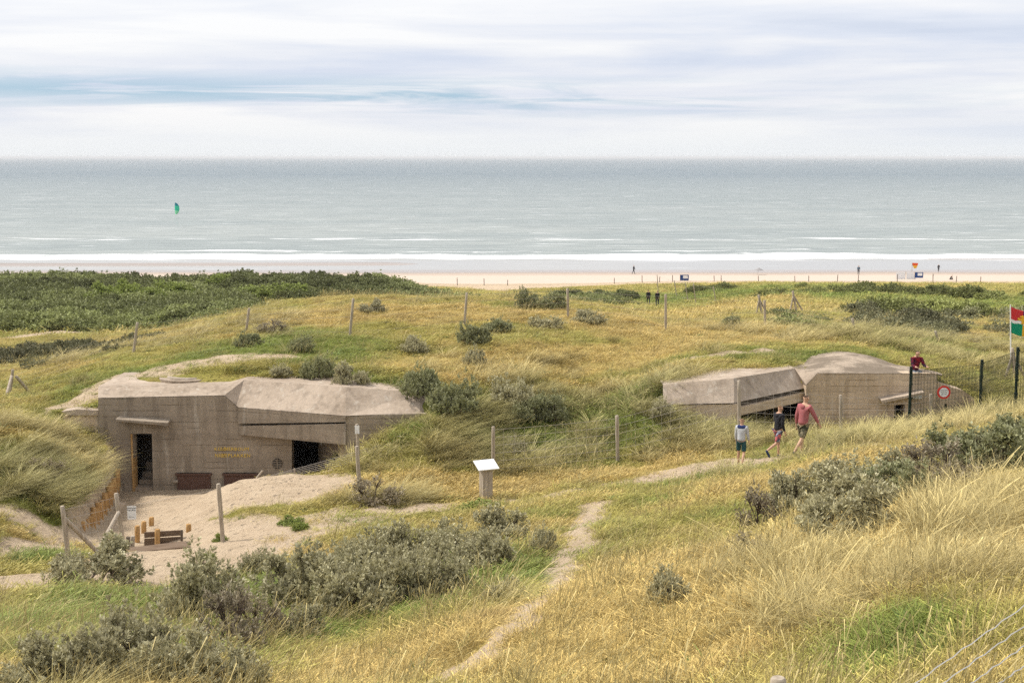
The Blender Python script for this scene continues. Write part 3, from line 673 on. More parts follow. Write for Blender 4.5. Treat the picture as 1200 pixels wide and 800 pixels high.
for (u0, u1) in ((150, 186),):
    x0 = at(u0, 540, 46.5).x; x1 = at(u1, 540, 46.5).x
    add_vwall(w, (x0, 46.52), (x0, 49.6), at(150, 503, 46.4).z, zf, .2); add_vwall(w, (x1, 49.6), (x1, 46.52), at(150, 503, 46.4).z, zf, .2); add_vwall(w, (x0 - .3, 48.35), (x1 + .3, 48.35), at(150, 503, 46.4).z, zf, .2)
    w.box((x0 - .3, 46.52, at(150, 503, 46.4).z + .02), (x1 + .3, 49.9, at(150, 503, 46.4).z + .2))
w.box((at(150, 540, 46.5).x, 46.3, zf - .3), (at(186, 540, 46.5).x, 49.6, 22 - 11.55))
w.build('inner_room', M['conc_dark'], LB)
w = MB(); poly_wall(w, [(405, 487.6), (492, 484.3), (502, 484.8), (502, 606), (405, 606)], [], 44.56, 44.9); w.build('side_wall', M['conc'], LB)
# flat black arch on the slanted wall, a niche's shade put into its colour
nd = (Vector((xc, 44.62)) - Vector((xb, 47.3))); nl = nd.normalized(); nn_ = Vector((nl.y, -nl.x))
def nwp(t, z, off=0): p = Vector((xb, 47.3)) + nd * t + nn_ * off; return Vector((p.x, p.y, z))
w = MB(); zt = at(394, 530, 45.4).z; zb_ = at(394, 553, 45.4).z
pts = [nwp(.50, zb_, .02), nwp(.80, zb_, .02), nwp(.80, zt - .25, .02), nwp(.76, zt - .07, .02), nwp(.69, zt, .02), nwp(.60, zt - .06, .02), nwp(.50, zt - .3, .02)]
w.add(pts + [p + Vector((-nn_.x, -nn_.y, 0)) * .03 for p in pts], [tuple(range(7))] + [(i, (i + 1) % 7, (i + 1) % 7 + 7, i + 7) for i in range(7)]); w.build('niche_shade', m_simple('niche_shade_black', (.015, .013, .012), .95), LB)
# little canopy over the door, door reveal and steps
w = MB(); q = [at(135.5, 491.0, 45.55), at(196.5, 495.3, 45.55), at(196.5, 499.0, 45.55), at(136, 493.2, 45.55)]; w.hexa(q, [Vector((p.x, 46.02, p.z + .05)) for p in q]); w.build('door_canopy', M['conc'], LB)
w = MB()
for i, (v, d) in enumerate(((571, 0.0), (562, .55), (553, 1.0), (541, 1.5))):
    zt = at(168, v, 46.1 + d).z; w.box((at(157, 560, 46.1).x + .02, 46.1 + d, zf), (at(180, 560, 46.4).x + .1, 46.1 + d + .53 if i < 3 else 49.5, zt))
w.build('door_steps', M['conc_roof'], LB)
w = MB(); w.box((at(155.2, 560, 46).x - .0, 45.96, at(156, 578, 46).z), (at(157.2, 560, 46).x, 46.45, at(156, 508, 46).z)); w.build('door_post', M['logs'], LB)
w = MB(); w.box((at(154.5, 578, 46).x, 45.7, at(156, 581.5, 46).z), (at(181, 578, 46).x, 46.0, at(156, 578.2, 46).z)); w.build('door_sill', M['conc_tan'], LB)
# plinth along the foot of the wall
w = MB(); w.box((at(137, 580, 45.8).x, 45.75, zf), (at(236, 580, 45.8).x, 45.998, at(160, 584, 45.8).z)); w.build('plinth', M['conc'], LB)
# rusty shutters
for u0, u1, v0, v1 in ((208, 246, 554.5, 580), (263, 300, 554.5, 585)):
    w = MB(); p = at(u0, v1, 45.9); q = at(u1, v0, 45.9); w.box((p.x, 45.9, p.z), (q.x, 45.995, q.z)); w.box((p.x - .05, 45.86, q.z - .06), (q.x + .05, 45.995, q.z))
    s_ = w.build('steel_shutter', M['rust'], LB)
    if u0 < 250: w = MB(); w.tube([(p.x - .12, 45.85, q.z - .28), (p.x + .04, 45.85, q.z - .28)], .06, 10); w.build('hinge', M['conc'], s_)
# round ventilation grille
g = at(325, 543, 45.98); rr = .175
w = MB(); w.tube([(g.x, 46.0, g.z), (g.x, 45.965, g.z)], rr, 24); gr_ = w.build('round_vent', m_simple('vent_black', (.012, .011, .010), .9), LB)
w = MB()
for i in range(5):
    zz = g.z + (i - 2) * .062; hw = math.sqrt(max(0, rr * rr - (zz - g.z) ** 2)); w.box((g.x - hw, 45.955, zz - .012), (g.x + hw, 45.963, zz + .012))
w.box((g.x - .014, 45.949, g.z - rr), (g.x + .014, 45.954, g.z + rr)); w.build('grille_bar', M['conc'], gr_)
# yellow words
rotw = Matrix.Rotation(math.pi / 2, 3, 'X').to_quaternion()
for body, u, v, sp_, sz in (('KOZI', 258.3, 526, 1.12, .145), ('CHERBOUM', 275.3, 526, 1.12, .145), ('NIET', 258.3, 533.6, 1.12, .145), ('BEPLAKKEN', 277.0, 533.6, 1.12, .145)):
    text_mesh('yellow_lettering', body, sz * 1.15, M['yellow'], LB, at(u, v, 45.985), rotw, .003, spacing=sp_)
# round concrete ring on the roof
w = MB(); g = at(219, 441.5, 48.0)
w.tube([(g.x, g.y, g.z - .5), (g.x, g.y, g.z)], [.95, .95], 28); w.build('vent_collar', M['conc_roof'], LB)
w = MB(); w.tube([(g.x, g.y, g.z + .003), (g.x, g.y, g.z + .04)], [.70, .66], 24); w.build('vent_cap', M['conc'], LB)
# broken wing wall at the left
w = MB(); poly_wall(w, [(74, 487.5), (78, 486.5), (114.8, 486.5), (114.8, 560), (74, 560)], [], 46.05, 46.4); w.build('wing_wall', M['conc_tan'], LB)
w = MB(); q = [at(72, 482, 45.95), at(90, 479.5, 45.95), at(114.6, 480.5, 45.95), at(114.6, 486.4, 45.95), at(80, 486.4, 45.95)]
w.add(q + [Vector((p.x, 46.6, p.z)) for p in q], [(0, 1, 2, 3, 4), (9, 8, 7, 6, 5)] + [(i, (i + 1) % 5, (i + 1) % 5 + 5, i + 5) for i in range(5)]); w.build('wing_coping', M['conc_roof'], LB)
# small pictogram plate in the recess
w = MB(); c = at(379.5, 522, 45.9)
T = Matrix.Translation(nwp(.13, c.z, .04)) @ Matrix.Rotation(math.atan2(nd.y, nd.x), 4, 'Z')
w.box((-.12, -.015, -.17), (.12, .015, .17), T); pl = w.build('pictogram_plate', M['white'], LB)
w = MB(); w.box((-.09, -.02, -.135), (.09, -.0155, -.12), T); w.box((-.09, -.02, .12), (.09, -.0155, .135), T); w.box((-.02, -.02, -.09), (.02, -.0155, .04), T); w.box((-.06, -.02, -.01), (.06, -.0155, .02), T); w.box((-.025, -.02, .05), (.025, -.0155, .10), T)
w.build('pictogram', M['black'], pl)

# --- right bunker
RB = empty('bunker', on(1000, 46.5)); tag(RB, 'tan concrete bunker with domed roof behind the green mesh fence', 'bunker', 'concrete bunkers in the dunes')
def A_(u, v, Y): return at(u, v, Y)
YR = 46.3
p0, p1, p2 = A_(777, 474, 44.0), A_(860, 472, 44.0), A_(943.5, 454.5, 46.7)
p3, p4, p5, p6 = A_(944.5, 451, 46.3), A_(958, 437, 46.3), A_(1060, 435.5, 46.3), A_(1098, 437.5, 46.3)
t0, t1, t2 = A_(777, 450.5, 44.6), A_(860, 443, 44.65), A_(931, 431.5, 47.2)
r = MB(); r.add([p0, p1, t1, t0], [(0, 1, 2, 3)]); r.add([p1, p2, t2, t1], [(0, 1, 2), (0, 2, 3)]); r.build('sloped_roof_edge', M['conc_roof'], RB)
r = MB(); r.add([p3, p4, t2], [(0, 1, 2)]); r.add([p2, p3, t2], [(0, 1, 2)]); 
tb = [t0, t1, t2]; tc_ = [shifted(p, 2.6, -.05) for p in tb]
for i in range(2): r.add([tb[i], tb[i + 1], tc_[i + 1], tc_[i]], [(0, 1, 2, 3)])
r.build('corner_facet', M['conc_roof'], RB)
# domed roof: rows from the wall's top edge up and back
def dome():
    us = np.linspace(929, 1104, 40); mb = MB(); rows = []
    prof = [(929, 431, 47.3), (945, 427, 48.4), (960, 419.5, 49.2), (986, 413.5, 49.8), (1004, 414.5, 49.8), (1025, 419.5, 49.2), (1040, 424.0, 48.7), (1058, 431.0, 48.0), (1080, 433.5, 47.6), (1104, 438.5, 47.3)]
    front = [(929, 432.5, 47.25), (958, 437, 46.3), (1098, 437.5, 46.3), (1104, 439.5, 46.6)]
    PU = [p[0] for p in prof]; FU = [p[0] for p in front]
    for k in range(9):
        t = k / 8; row = []
        for u in us:
            f_ = at(u, np.interp(u, FU, [p[1] for p in front]), np.interp(u, FU, [p[2] for p in front]))
            e = at(u, np.interp(u, PU, [p[1] for p in prof]), np.interp(u, PU, [p[2] for p in prof]))
            p = f_.lerp(e, t); p.z = f_.z + (e.z - f_.z) * math.sin(t * math.pi / 2) ** .8
            p.z += .03 * float(fbm(np.array([p.x * 1.5]), np.array([p.y * 1.5]), 3, 5)[0]) * (0 < k < 9)
            row.append(p)
        rows.append(row)
    for k in range(1, 6):
        rows.append([Vector((p.x * (1 + .002 * k), p.y + k * .7, p.z - (k * .12) ** 1.6)) for p in rows[8]])
    n = len(us); vs = [p for r_ in rows for p in r_]
    mb.add(vs, [(j * n + i, j * n + i + 1, (j + 1) * n + i + 1, (j + 1) * n + i) for j in range(len(rows) - 1) for i in range(n - 1)], True)
    return mb
def m_dome():
    t = NT('lichened_dome_concrete'); p = t.pos(); n1 = t.noise(p, 1.1, 6, .65); n2 = t.noise(p, 12, 5, .65)
    col = t.mix(t.ramp(n1, [(.40, 0.0), (.55, 1.0)]), (.40, .325, .25), (.20, .16, .12))
    col = t.mix(t.math('MULTIPLY', t.ramp(n2, [(.45, 0.0), (.7, 1.0)]), .6), col, (.14, .115, .09))
    t.bump(n2, .7, .04); return t.fin(col, .95, .1)
dome().build('domed_roof', m_dome(), RB)
w = MB(); poly_wall(w, [(944.8, 451.2), (958, 437.6), (1098, 438), (1098, 530), (944.8, 530)], [[(1048, 474.5), (1060.5, 473.5), (1060.5, 497), (1048, 497)]], 46.3, 46.9); w.build('front_wall', M['conc_tan'], RB)
w = MB()   # fascia beam over the gun opening, then the dark joint
q = [A_(866, 477.5, 44.15), A_(943.5, 459.0, 46.68), A_(943.5, 470.0, 46.68), A_(866, 487, 44.15)]; w.hexa(q, [shifted(p, 1.1) for p in q]); w.build('lintel_beam', M['conc_tan'], RB)
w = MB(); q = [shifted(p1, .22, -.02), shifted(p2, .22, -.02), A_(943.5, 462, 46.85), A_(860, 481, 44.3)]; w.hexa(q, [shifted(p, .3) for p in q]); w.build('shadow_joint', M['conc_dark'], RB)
w = MB(); poly_wall(w, [(778, 474.6), (866, 473.2), (866, 530), (778, 530)], [], 44.06, 44.6); w.build('side_wall', M['conc_tan'], RB)
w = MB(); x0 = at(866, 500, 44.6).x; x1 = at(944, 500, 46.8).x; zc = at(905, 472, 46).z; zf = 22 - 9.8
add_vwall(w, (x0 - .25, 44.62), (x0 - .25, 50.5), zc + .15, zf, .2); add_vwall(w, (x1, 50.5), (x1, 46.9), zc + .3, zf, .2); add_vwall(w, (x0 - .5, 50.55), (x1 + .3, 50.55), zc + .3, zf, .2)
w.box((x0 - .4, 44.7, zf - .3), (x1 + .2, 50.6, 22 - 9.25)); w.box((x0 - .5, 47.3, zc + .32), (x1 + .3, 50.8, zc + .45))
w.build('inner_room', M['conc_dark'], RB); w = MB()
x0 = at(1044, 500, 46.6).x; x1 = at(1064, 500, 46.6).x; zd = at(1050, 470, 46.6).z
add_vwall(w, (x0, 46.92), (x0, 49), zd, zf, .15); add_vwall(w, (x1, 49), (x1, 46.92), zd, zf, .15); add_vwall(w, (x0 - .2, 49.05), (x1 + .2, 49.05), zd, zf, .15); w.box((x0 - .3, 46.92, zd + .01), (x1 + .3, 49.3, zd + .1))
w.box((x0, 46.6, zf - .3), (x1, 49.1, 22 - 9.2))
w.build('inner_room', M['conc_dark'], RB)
w = MB(); q = [A_(1033, 469.0, 45.9), A_(1083, 459.5, 45.9), A_(1083, 461.8, 45.9), A_(1034, 472.2, 45.9)]; w.hexa(q, [Vector((p.x, 46.31, p.z + .05)) for p in q]); w.build('door_canopy', M['conc_roof'], RB)
w = MB(); poly_wall(w, [(1098.3, 447), (1112, 453), (1128, 457), (1141, 466), (1145, 480), (1146, 520), (1098.3, 520)], [[(1107, 473), (1110, 473), (1110, 492), (1107, 492)], [(1114, 480), (1118.5, 480), (1118.5, 490), (1114, 490)]], 46.4, 47.2); w.build('wing_wall', M['conc_tan'], RB)
w = MB(); q = [A_(1048.5, 489, 46.5), A_(1060, 489, 46.5), A_(1060, 496.5, 46.5), A_(1048.5, 496.5, 46.5)]; 
w = MB(); p = A_(1075, 464.9, 46.28); w.box((p.x - .16, 46.27, p.z - .06), (p.x + .16, 46.298, p.z + .05)); w.build('small_white_plate', M['white'], RB)

# ------------------------------------------------------------------ grass
PROTO = bpy.data.collections.new('grass_kinds')     # the clump shapes, used only through the scatter
def blade_mesh(name, n, spread, hgt, wid, lean, curve, segs=3, seed=0, heads=0.0, flat=.0):
    """n bent tapering blades; 'lv' carries brightness, and height up the blade, which darkens the base"""
    r = np.random.default_rng(seed); V_ = []; F_ = []; T_ = []; A_c = []
    k = 0
    for i in range(n):
        a = r.uniform(0, 2 * math.pi); d = spread * math.sqrt(r.uniform()); bx_, by_ = d * math.cos(a), d * math.sin(a)
        h = hgt * r.uniform(.55, 1.15); az = r.normal(0, .55) if r.uniform() < .75 else r.uniform(0, 6.28)
        ln = lean * r.uniform(.5, 1.4); oa = a + r.normal(0, .5)
        dx = math.cos(az) * ln + math.cos(oa) * .28; dy = math.sin(az) * ln + math.sin(oa) * .28
        w = wid * r.uniform(.6, 1.3); fa = r.uniform(0, math.pi); sx, sy = math.cos(fa) * w, math.sin(fa) * w
        b = r.uniform(0, 1); head = r.uniform() < heads
        for s in range(segs + 1):
            t = s / segs; ww = (1 - t ** 2.0 * .92)
            if head and t > .7: ww = 1.6
            hx = dx * h * (t + curve * t * t) ; hy = dy * h * (t + curve * t * t); z = h * (t - .38 * curve * ln * t * t) - .04
            V_ += [(bx_ + hx - sx * ww * .5, by_ + hy - sy * ww * .5, z), (bx_ + hx + sx * ww * .5, by_ + hy + sy * ww * .5, z)]
            A_c += [(b * .75 + .25 * t, t, 0, 1)] * 2
        for s in range(segs): o = k + 2 * s; F_ += [o, o + 1, o + 3, o + 2]; T_.append(4)
        k += 2 * (segs + 1)
    me = mesh_np(name, V_, F_, T_, M['blade'])
    at_ = me.attributes.new('lv', 'FLOAT_COLOR', 'POINT'); at_.data.foreach_set('color', np.array(A_c, np.float32).ravel())
    o = bpy.data.objects.new(name, me); PROTO.objects.link(o); return o
# index order is alphabetical: 0-1 near turf, 2-3 near marram, 4-5 mid turf, 6 mid marram, 7 far turf
blade_mesh('a_turf', 90, .24, .105, .0065, .8, .8, 3, 1, .5)
blade_mesh('b_turf', 80, .24, .15, .006, .9, .8, 3, 2, .35)
blade_mesh('c_marram', 110, .16, .52, .007, .75, .9, 5, 3, .1)
blade_mesh('d_marram', 80, .20, .64, .0065, .95, .9, 5, 4, .2)
blade_mesh('e_turf', 60, .36, .11, .013, .8, .8, 2, 5, .4)
blade_mesh('f_turf', 50, .36, .16, .013, .9, .8, 2, 6, .3)
blade_mesh('g_marram', 85, .24, .54, .014, .8, .9, 3, 7, .1)
blade_mesh('h_turf', 45, .75, .20, .035, .8, .7, 2, 8, .2)

blade_mesh('i_herb', 46, .16, .13, .030, 1.1, .5, 2, 9, 0)
blade_mesh('j_stalks', 26, .30, .46, .006, .35, .5, 3, 10, .9)
def scatter(name, P, rot, scl, tint, idx, coll):
    me = bpy.data.meshes.new(name); n = len(P)
    me.vertices.add(n); me.vertices.foreach_set('co', np.asarray(P, np.float32).ravel())
    for nm, ty, dat, key in (('rot', 'FLOAT_VECTOR', rot, 'vector'), ('scl', 'FLOAT', scl, 'value'), ('kind_id', 'INT', idx, 'value')):
        a_ = me.attributes.new(nm, ty, 'POINT'); a_.data.foreach_set(key, np.asarray(dat, np.int32 if ty == 'INT' else np.float32).ravel())
    a_ = me.attributes.new('tint', 'FLOAT_COLOR', 'POINT'); a_.data.foreach_set('color', np.concatenate([tint, np.ones((n, 1))], 1).astype(np.float32).ravel())
    o = link_mesh(name, me)
    g = bpy.data.node_groups.new(name + '_scatter', 'GeometryNodeTree')
    g.interface.new_socket('Geometry', in_out='INPUT', socket_type='NodeSocketGeometry'); g.interface.new_socket('Geometry', in_out='OUTPUT', socket_type='NodeSocketGeometry')
    N = g.nodes.new; L = g.links.new
    gi = N('NodeGroupInput'); go = N('NodeGroupOutput'); ip = N('GeometryNodeInstanceOnPoints'); ci = N('GeometryNodeCollectionInfo')
    ci.inputs['Collection'].default_value = coll; ci.inputs['Separate Children'].default_value = True; ci.inputs['Reset Children'].default_value = True
    def attr(nm, dt):
        x = N('GeometryNodeInputNamedAttribute'); x.data_type = dt; x.inputs['Name'].default_value = nm; return x.outputs['Attribute']
    L(gi.outputs[0], ip.inputs['Points']); L(ci.outputs[0], ip.inputs['Instance']); ip.inputs['Pick Instance'].default_value = True
    L(attr('kind_id', 'INT'), ip.inputs['Instance Index'])
    e2r = N('FunctionNodeEulerToRotation'); L(attr('rot', 'FLOAT_VECTOR'), e2r.inputs[0]); L(e2r.outputs[0], ip.inputs['Rotation'])
    L(attr('scl', 'FLOAT'), ip.inputs['Scale']); L(ip.outputs[0], go.inputs[0])
    md = o.modifiers.new('scatter', 'NODES'); md.node_group = g
    return o
def proj(X, Y, Z):
    dz = Z - CZ; zc = Y * cp - dz * sp; yc = -dz * cp - Y * sp
    return 600 + F * X / zc, 400 + F * yc / zc
BL = (at(115, 500, 46).x, at(528, 500, 44.8).x); BRR = (at(770, 500, 44).x, at(1146, 500, 46.4).x)
def bunker_block(X, Y):
    l = (X > BL[0] - .1) & (X < BL[1]) & (Y > np.interp(X, WLX, WLY) - .5) & (Y < np.interp(X, [BL[0], ux(215, 47), ux(290, 47), ux(405, 46), ux(500, 46)], [48.2, 48.3, 47.7, 46.15, 46.3]))
    r = (X > BRR[0] - .1) & (X < BRR[1]) & (Y > np.interp(X, WRX, WRY) - .25) & (Y < np.interp(X, [ux(770, 45), ux(860, 45), ux(931, 47), ux(945, 48.5), ux(1040, 49), ux(1100, 47.4), ux(1145, 47.3)], [44.8, 44.9, 47.5, 50.0, 50.0, 47.7, 47.3]))
    return l | r
SHRUB_XY = []
def make_grass():
    P = []; 
    def cand(n, y0, y1, wide=1.0):
        # uniform on the ground inside a wedge somewhat wider than the view
        Y = y0 + (y1 - y0) * rng.uniform(size=n * 2); keep = rng.uniform(size=n * 2) < (Y / y1); Y = Y[keep][:n]
        X = (rng.uniform(-.50, .50, size=len(Y))) * Y * wide + rng.uniform(-.5, .5, size=len(Y)); return X, Y
    bands = [(26000, 7, 24, 0), (36000, 24, 50, 1), (26000, 50, 82, 1), (20000, 82, 215, 2)]
    outs = []
    for n, y0, y1, b in bands:
        X, Y = cand(n, y0, y1); sa_, gr_m, ma_, m1, m2 = masks(X, Y); Z = height(X, Y)
        keep = rng.uniform(size=len(X)) > np.clip(sa_ * 1.25 - .05, 0, 1)
        keep &= ~bunker_block(X, Y)
        px = np.interp(Y, PALy, PALx); keep &= ~((X > px - .15) & (X < px + .3) & (Y > 37) & (Y < 46.2))
        dzx = height(X + .15, Y, False) - height(X - .15, Y, False); keep &= np.abs(dzx) < .45
        tint = grass_tint(X, Y, gr_m, m1, m2)
        # marram clumps where the mask allows
        clump = vnoise(X * .9, Y * .9, 90)
        ismar = rng.uniform(size=len(X)) < np.clip(ma_ * 1.15 - .1, 0, 1) * (clump > .42) * np.where(X < ux(600, 1) * Y, .6, .42)
        sc = rng.uniform(.7, 1.25, len(X)) * (1 - .35 * np.clip(sa_, 0, 1)); sc = np.where(ismar, sc * rng.uniform(.7, 1.1, len(X)), sc * (0.75 + .6 * vnoise(X * .8, Y * .8, 33)))
        pt = PALE * (1 - .45 * gr_m[:, None]) + np.array([.20, .23, .08]) * (.45 * gr_m[:, None])
        tint = np.where(ismar[:, None], pt, tint)
        tint = tint * rng.uniform(.62, 1.25, (len(X), 1)) * (1 + .18 * m2[:, None])
        if b == 0: idx = np.where(ismar, rng.integers(2, 4, len(X)), rng.integers(0, 2, len(X)))
        elif b == 1: idx = np.where(ismar, 6, rng.integers(4, 6, len(X)))
        else:
            idx = np.full(len(X), 7); idx = np.where(ismar, 6, 7); sc = np.where(ismar, sc * 1.3, sc * 1.3)
            tint = tint * .9 + np.array([.02, .03, .01])
        if b < 2:
            hb = (rng.uniform(size=len(X)) < (.012 + .06 * sstep(.5, .95, gr_m))) & ~ismar; idx = np.where(hb, 8, idx); tint = np.where(hb[:, None], np.array([.17, .235, .06]) * rng.uniform(.6, 1.3, (len(X), 1)), tint)
            st_ = (rng.uniform(size=len(X)) < .05) & ~ismar & ~hb & (sa_ < .2); idx = np.where(st_, 9, idx); tint = np.where(st_[:, None], PALE * rng.uniform(.6, 1.1, (len(X), 1)), tint)
        az = rng.normal(.12, .7, len(X)); tx = rng.normal(0, .08, len(X)); ty = rng.normal(0, .08, len(X))
        outs.append([a_[keep] for a_ in (np.stack([X, Y, Z - .01], 1), np.stack([tx, ty, az], 1), sc, tint, idx)])
    P, Rr, S, T, Ix = [np.concatenate([o[i] for o in outs]) for i in range(5)]
    U, Vv = proj(P[:, 0], P[:, 1], P[:, 2] + .3); vis = (U > -200) & (U < 1400) & (Vv < 880) & (Vv > 250)
    tf = (Ix == 0) | (Ix == 1) | (Ix == 4) | (Ix == 5) | (Ix >= 7)
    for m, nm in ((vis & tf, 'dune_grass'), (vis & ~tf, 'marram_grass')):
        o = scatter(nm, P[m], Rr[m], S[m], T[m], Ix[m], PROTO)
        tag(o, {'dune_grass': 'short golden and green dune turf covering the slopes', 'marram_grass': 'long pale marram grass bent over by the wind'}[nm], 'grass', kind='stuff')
    print('grass', len(P), vis.sum())
make_grass()

# ------------------------------------------------------------------ shrubs
def shrub_mesh(seed, w=1.0, h=.7, tips=420, per=12, ll=.055, lw=.013, bare=0.0):
    """unit-ish shrub (diameter about 1.3): leaf rosettes on twig tips of several uneven lobes"""
    r = np.random.default_rng(seed); V_ = []; A_c = []
    lobes = []
    nl = int(r.integers(6, 9))
    for i in range(nl):
        a = r.uniform(0, 6.28); d = .42 * math.sqrt(r.uniform()); rad = r.uniform(.12, .29)
        lobes.append((np.array([d * math.cos(a) * w, d * math.sin(a) * w, (h - rad) * r.uniform(.35, 1.0) * (1 - .6 * d)]), rad))
    for i in range(7):
        a = i * .9 + r.uniform(0, .5); rad = r.uniform(.15, .22); lobes.append((np.array([.42 * math.cos(a) * w, .42 * math.sin(a) * w, rad * r.uniform(.35, .8)]), rad))
    nl = len(lobes)
    C = []; Dd = []; dep = []
    for i in range(tips):
        c, rad = lobes[r.integers(nl)]; v = r.normal(size=3); v[2] = abs(v[2]) * .9 + r.uniform(-.45, .1); v /= np.linalg.norm(v)
        q = r.uniform(.55, 1.05) if r.uniform() < .68 else (r.uniform(.2, .6) if r.uniform() < .5 else r.uniform(1.05, 1.42))
        p = c + v * rad * q
        if p[2] < .02: continue
        C.append(p); Dd.append(v * .6 + np.array([.1, 0, .7]) + r.normal(0, .2, 3)); dep.append(q)
    C = np.array(C); Dd = np.array(Dd); Dd /= np.linalg.norm(Dd, axis=1)[:, None]; n = len(C)
    C = np.repeat(C, per, 0); Dd = np.repeat(Dd, per, 0); b = np.repeat(r.uniform(0, 1, n), per); N = len(C)
    s = r.uniform(-.5, 1.0, N); ax = r.normal(size=(N, 3)); ax -= (ax * Dd).sum(1)[:, None] * Dd; ax /= np.linalg.norm(ax, axis=1)[:, None]
    dirv = Dd * (.35 + .75 * s[:, None].clip(0)) + ax * .9; dirv /= np.linalg.norm(dirv, axis=1)[:, None]
    side = np.cross(dirv, r.normal(size=(N, 3))); side /= np.linalg.norm(side, axis=1)[:, None]
    L_ = ll * r.uniform(.6, 1.25, N)[:, None]; W_ = lw * r.uniform(.7, 1.3, N)[:, None]
    base = C + Dd * (s[:, None] * .055)
    p0 = base; p1 = base + dirv * L_ * .5 + side * W_; p2 = base + dirv * L_; p3 = base + dirv * L_ * .5 - side * W_
    V_ = np.stack([p0, p1, p2, p3], 1).reshape(-1, 3)
    br = (b * .6 + .4 * r.uniform(0, 1, N)); tip = (s.clip(0, 1)) ** 1.2 * r.uniform(.3, 1, N)
    Aa = np.repeat(np.stack([br, tip, np.zeros(N), np.ones(N)], 1), 4, 0)
    me = mesh_np('foliage', V_, np.arange(4 * N), [4] * N, None)
    x = me.attributes.new('lv', 'FLOAT_COLOR', 'POINT'); x.data.foreach_set('color', Aa.astype(np.float32).ravel())
    st = MB()
    for c, rad in lobes:
        c = Vector(c); root = Vector((r.normal(0, .05), r.normal(0, .05), -.12)); mid = root.lerp(c, .5) + Vector((r.normal(0, .05), r.normal(0, .05), .02))
        st.tube([root, mid, c], [.017, .012, .006], 5, False)
        for k in range(7 if bare == 0 else 22):
            v = Vector(r.normal(size=3)); v.z = abs(v.z) * .8; v.normalize(); st.tube([mid.lerp(c, r.uniform(.3, 1)), c + v * rad * .6, c + v * rad * r.uniform(.9, 1.05 if bare == 0 else 1.3)], [.006, .004, .0015], 3, False)
    m2 = bpy.data.meshes.new('stem'); m2.from_pydata([tuple(v) for v in st.v], [], st.f); m2.materials.append(M['stem'])
    return me, m2
SH = {}
for kind, mat, args in (('g', 'leaf', dict(tips=620, per=13)), ('d', 'leafd', dict(tips=620, per=13)), ('b', 'leafb', dict(tips=240, per=9, bare=1)), ('f', 'leafg', dict(tips=560, per=12, lw=.02))):
    SH[kind] = []
    for k in range(4 if kind in 'gd' else 2):
        fo, st = shrub_mesh(100 + 10 * ord(kind) + k, **args); fo.materials.append(M[mat]); SH[kind].append((fo, st))
cnt = {}
def shrub(u, v, wpx, hpx, kind, label, group=None, name='sea_buckthorn', Y=None):
    """u, v: middle of the foot; wpx, hpx: size in photo pixels"""
    g = ground(u, v) if Y is None else on(u, Y)
    k = cnt.get(kind, 0); cnt[kind] = k + 1; fo, st = SH[kind][k % len(SH[kind])]
    e = empty(name, (g.x, g.y, g.z - .04), random.uniform(0, 6.28)); q_ = 1.22 if g.y < 40 else .86; w_ = q_ * wpx * g.y / F / 1.08; h_ = q_ * hpx * g.y / F / .66 * (1.3 if (u < 310 and v > 700) else 1)
    e.scale = (w_, w_ * random.uniform(.8, 1.0), min(h_ * 1.12, w_ * 1.5))
    a_ = link_mesh('foliage', fo, e); b_ = link_mesh('stem', st, e)
    tag(e, label, 'shrub', group or 'sea buckthorn bushes on the dunes'); return e
G, D, B_, FR = 'g', 'd', 'b', 'f'
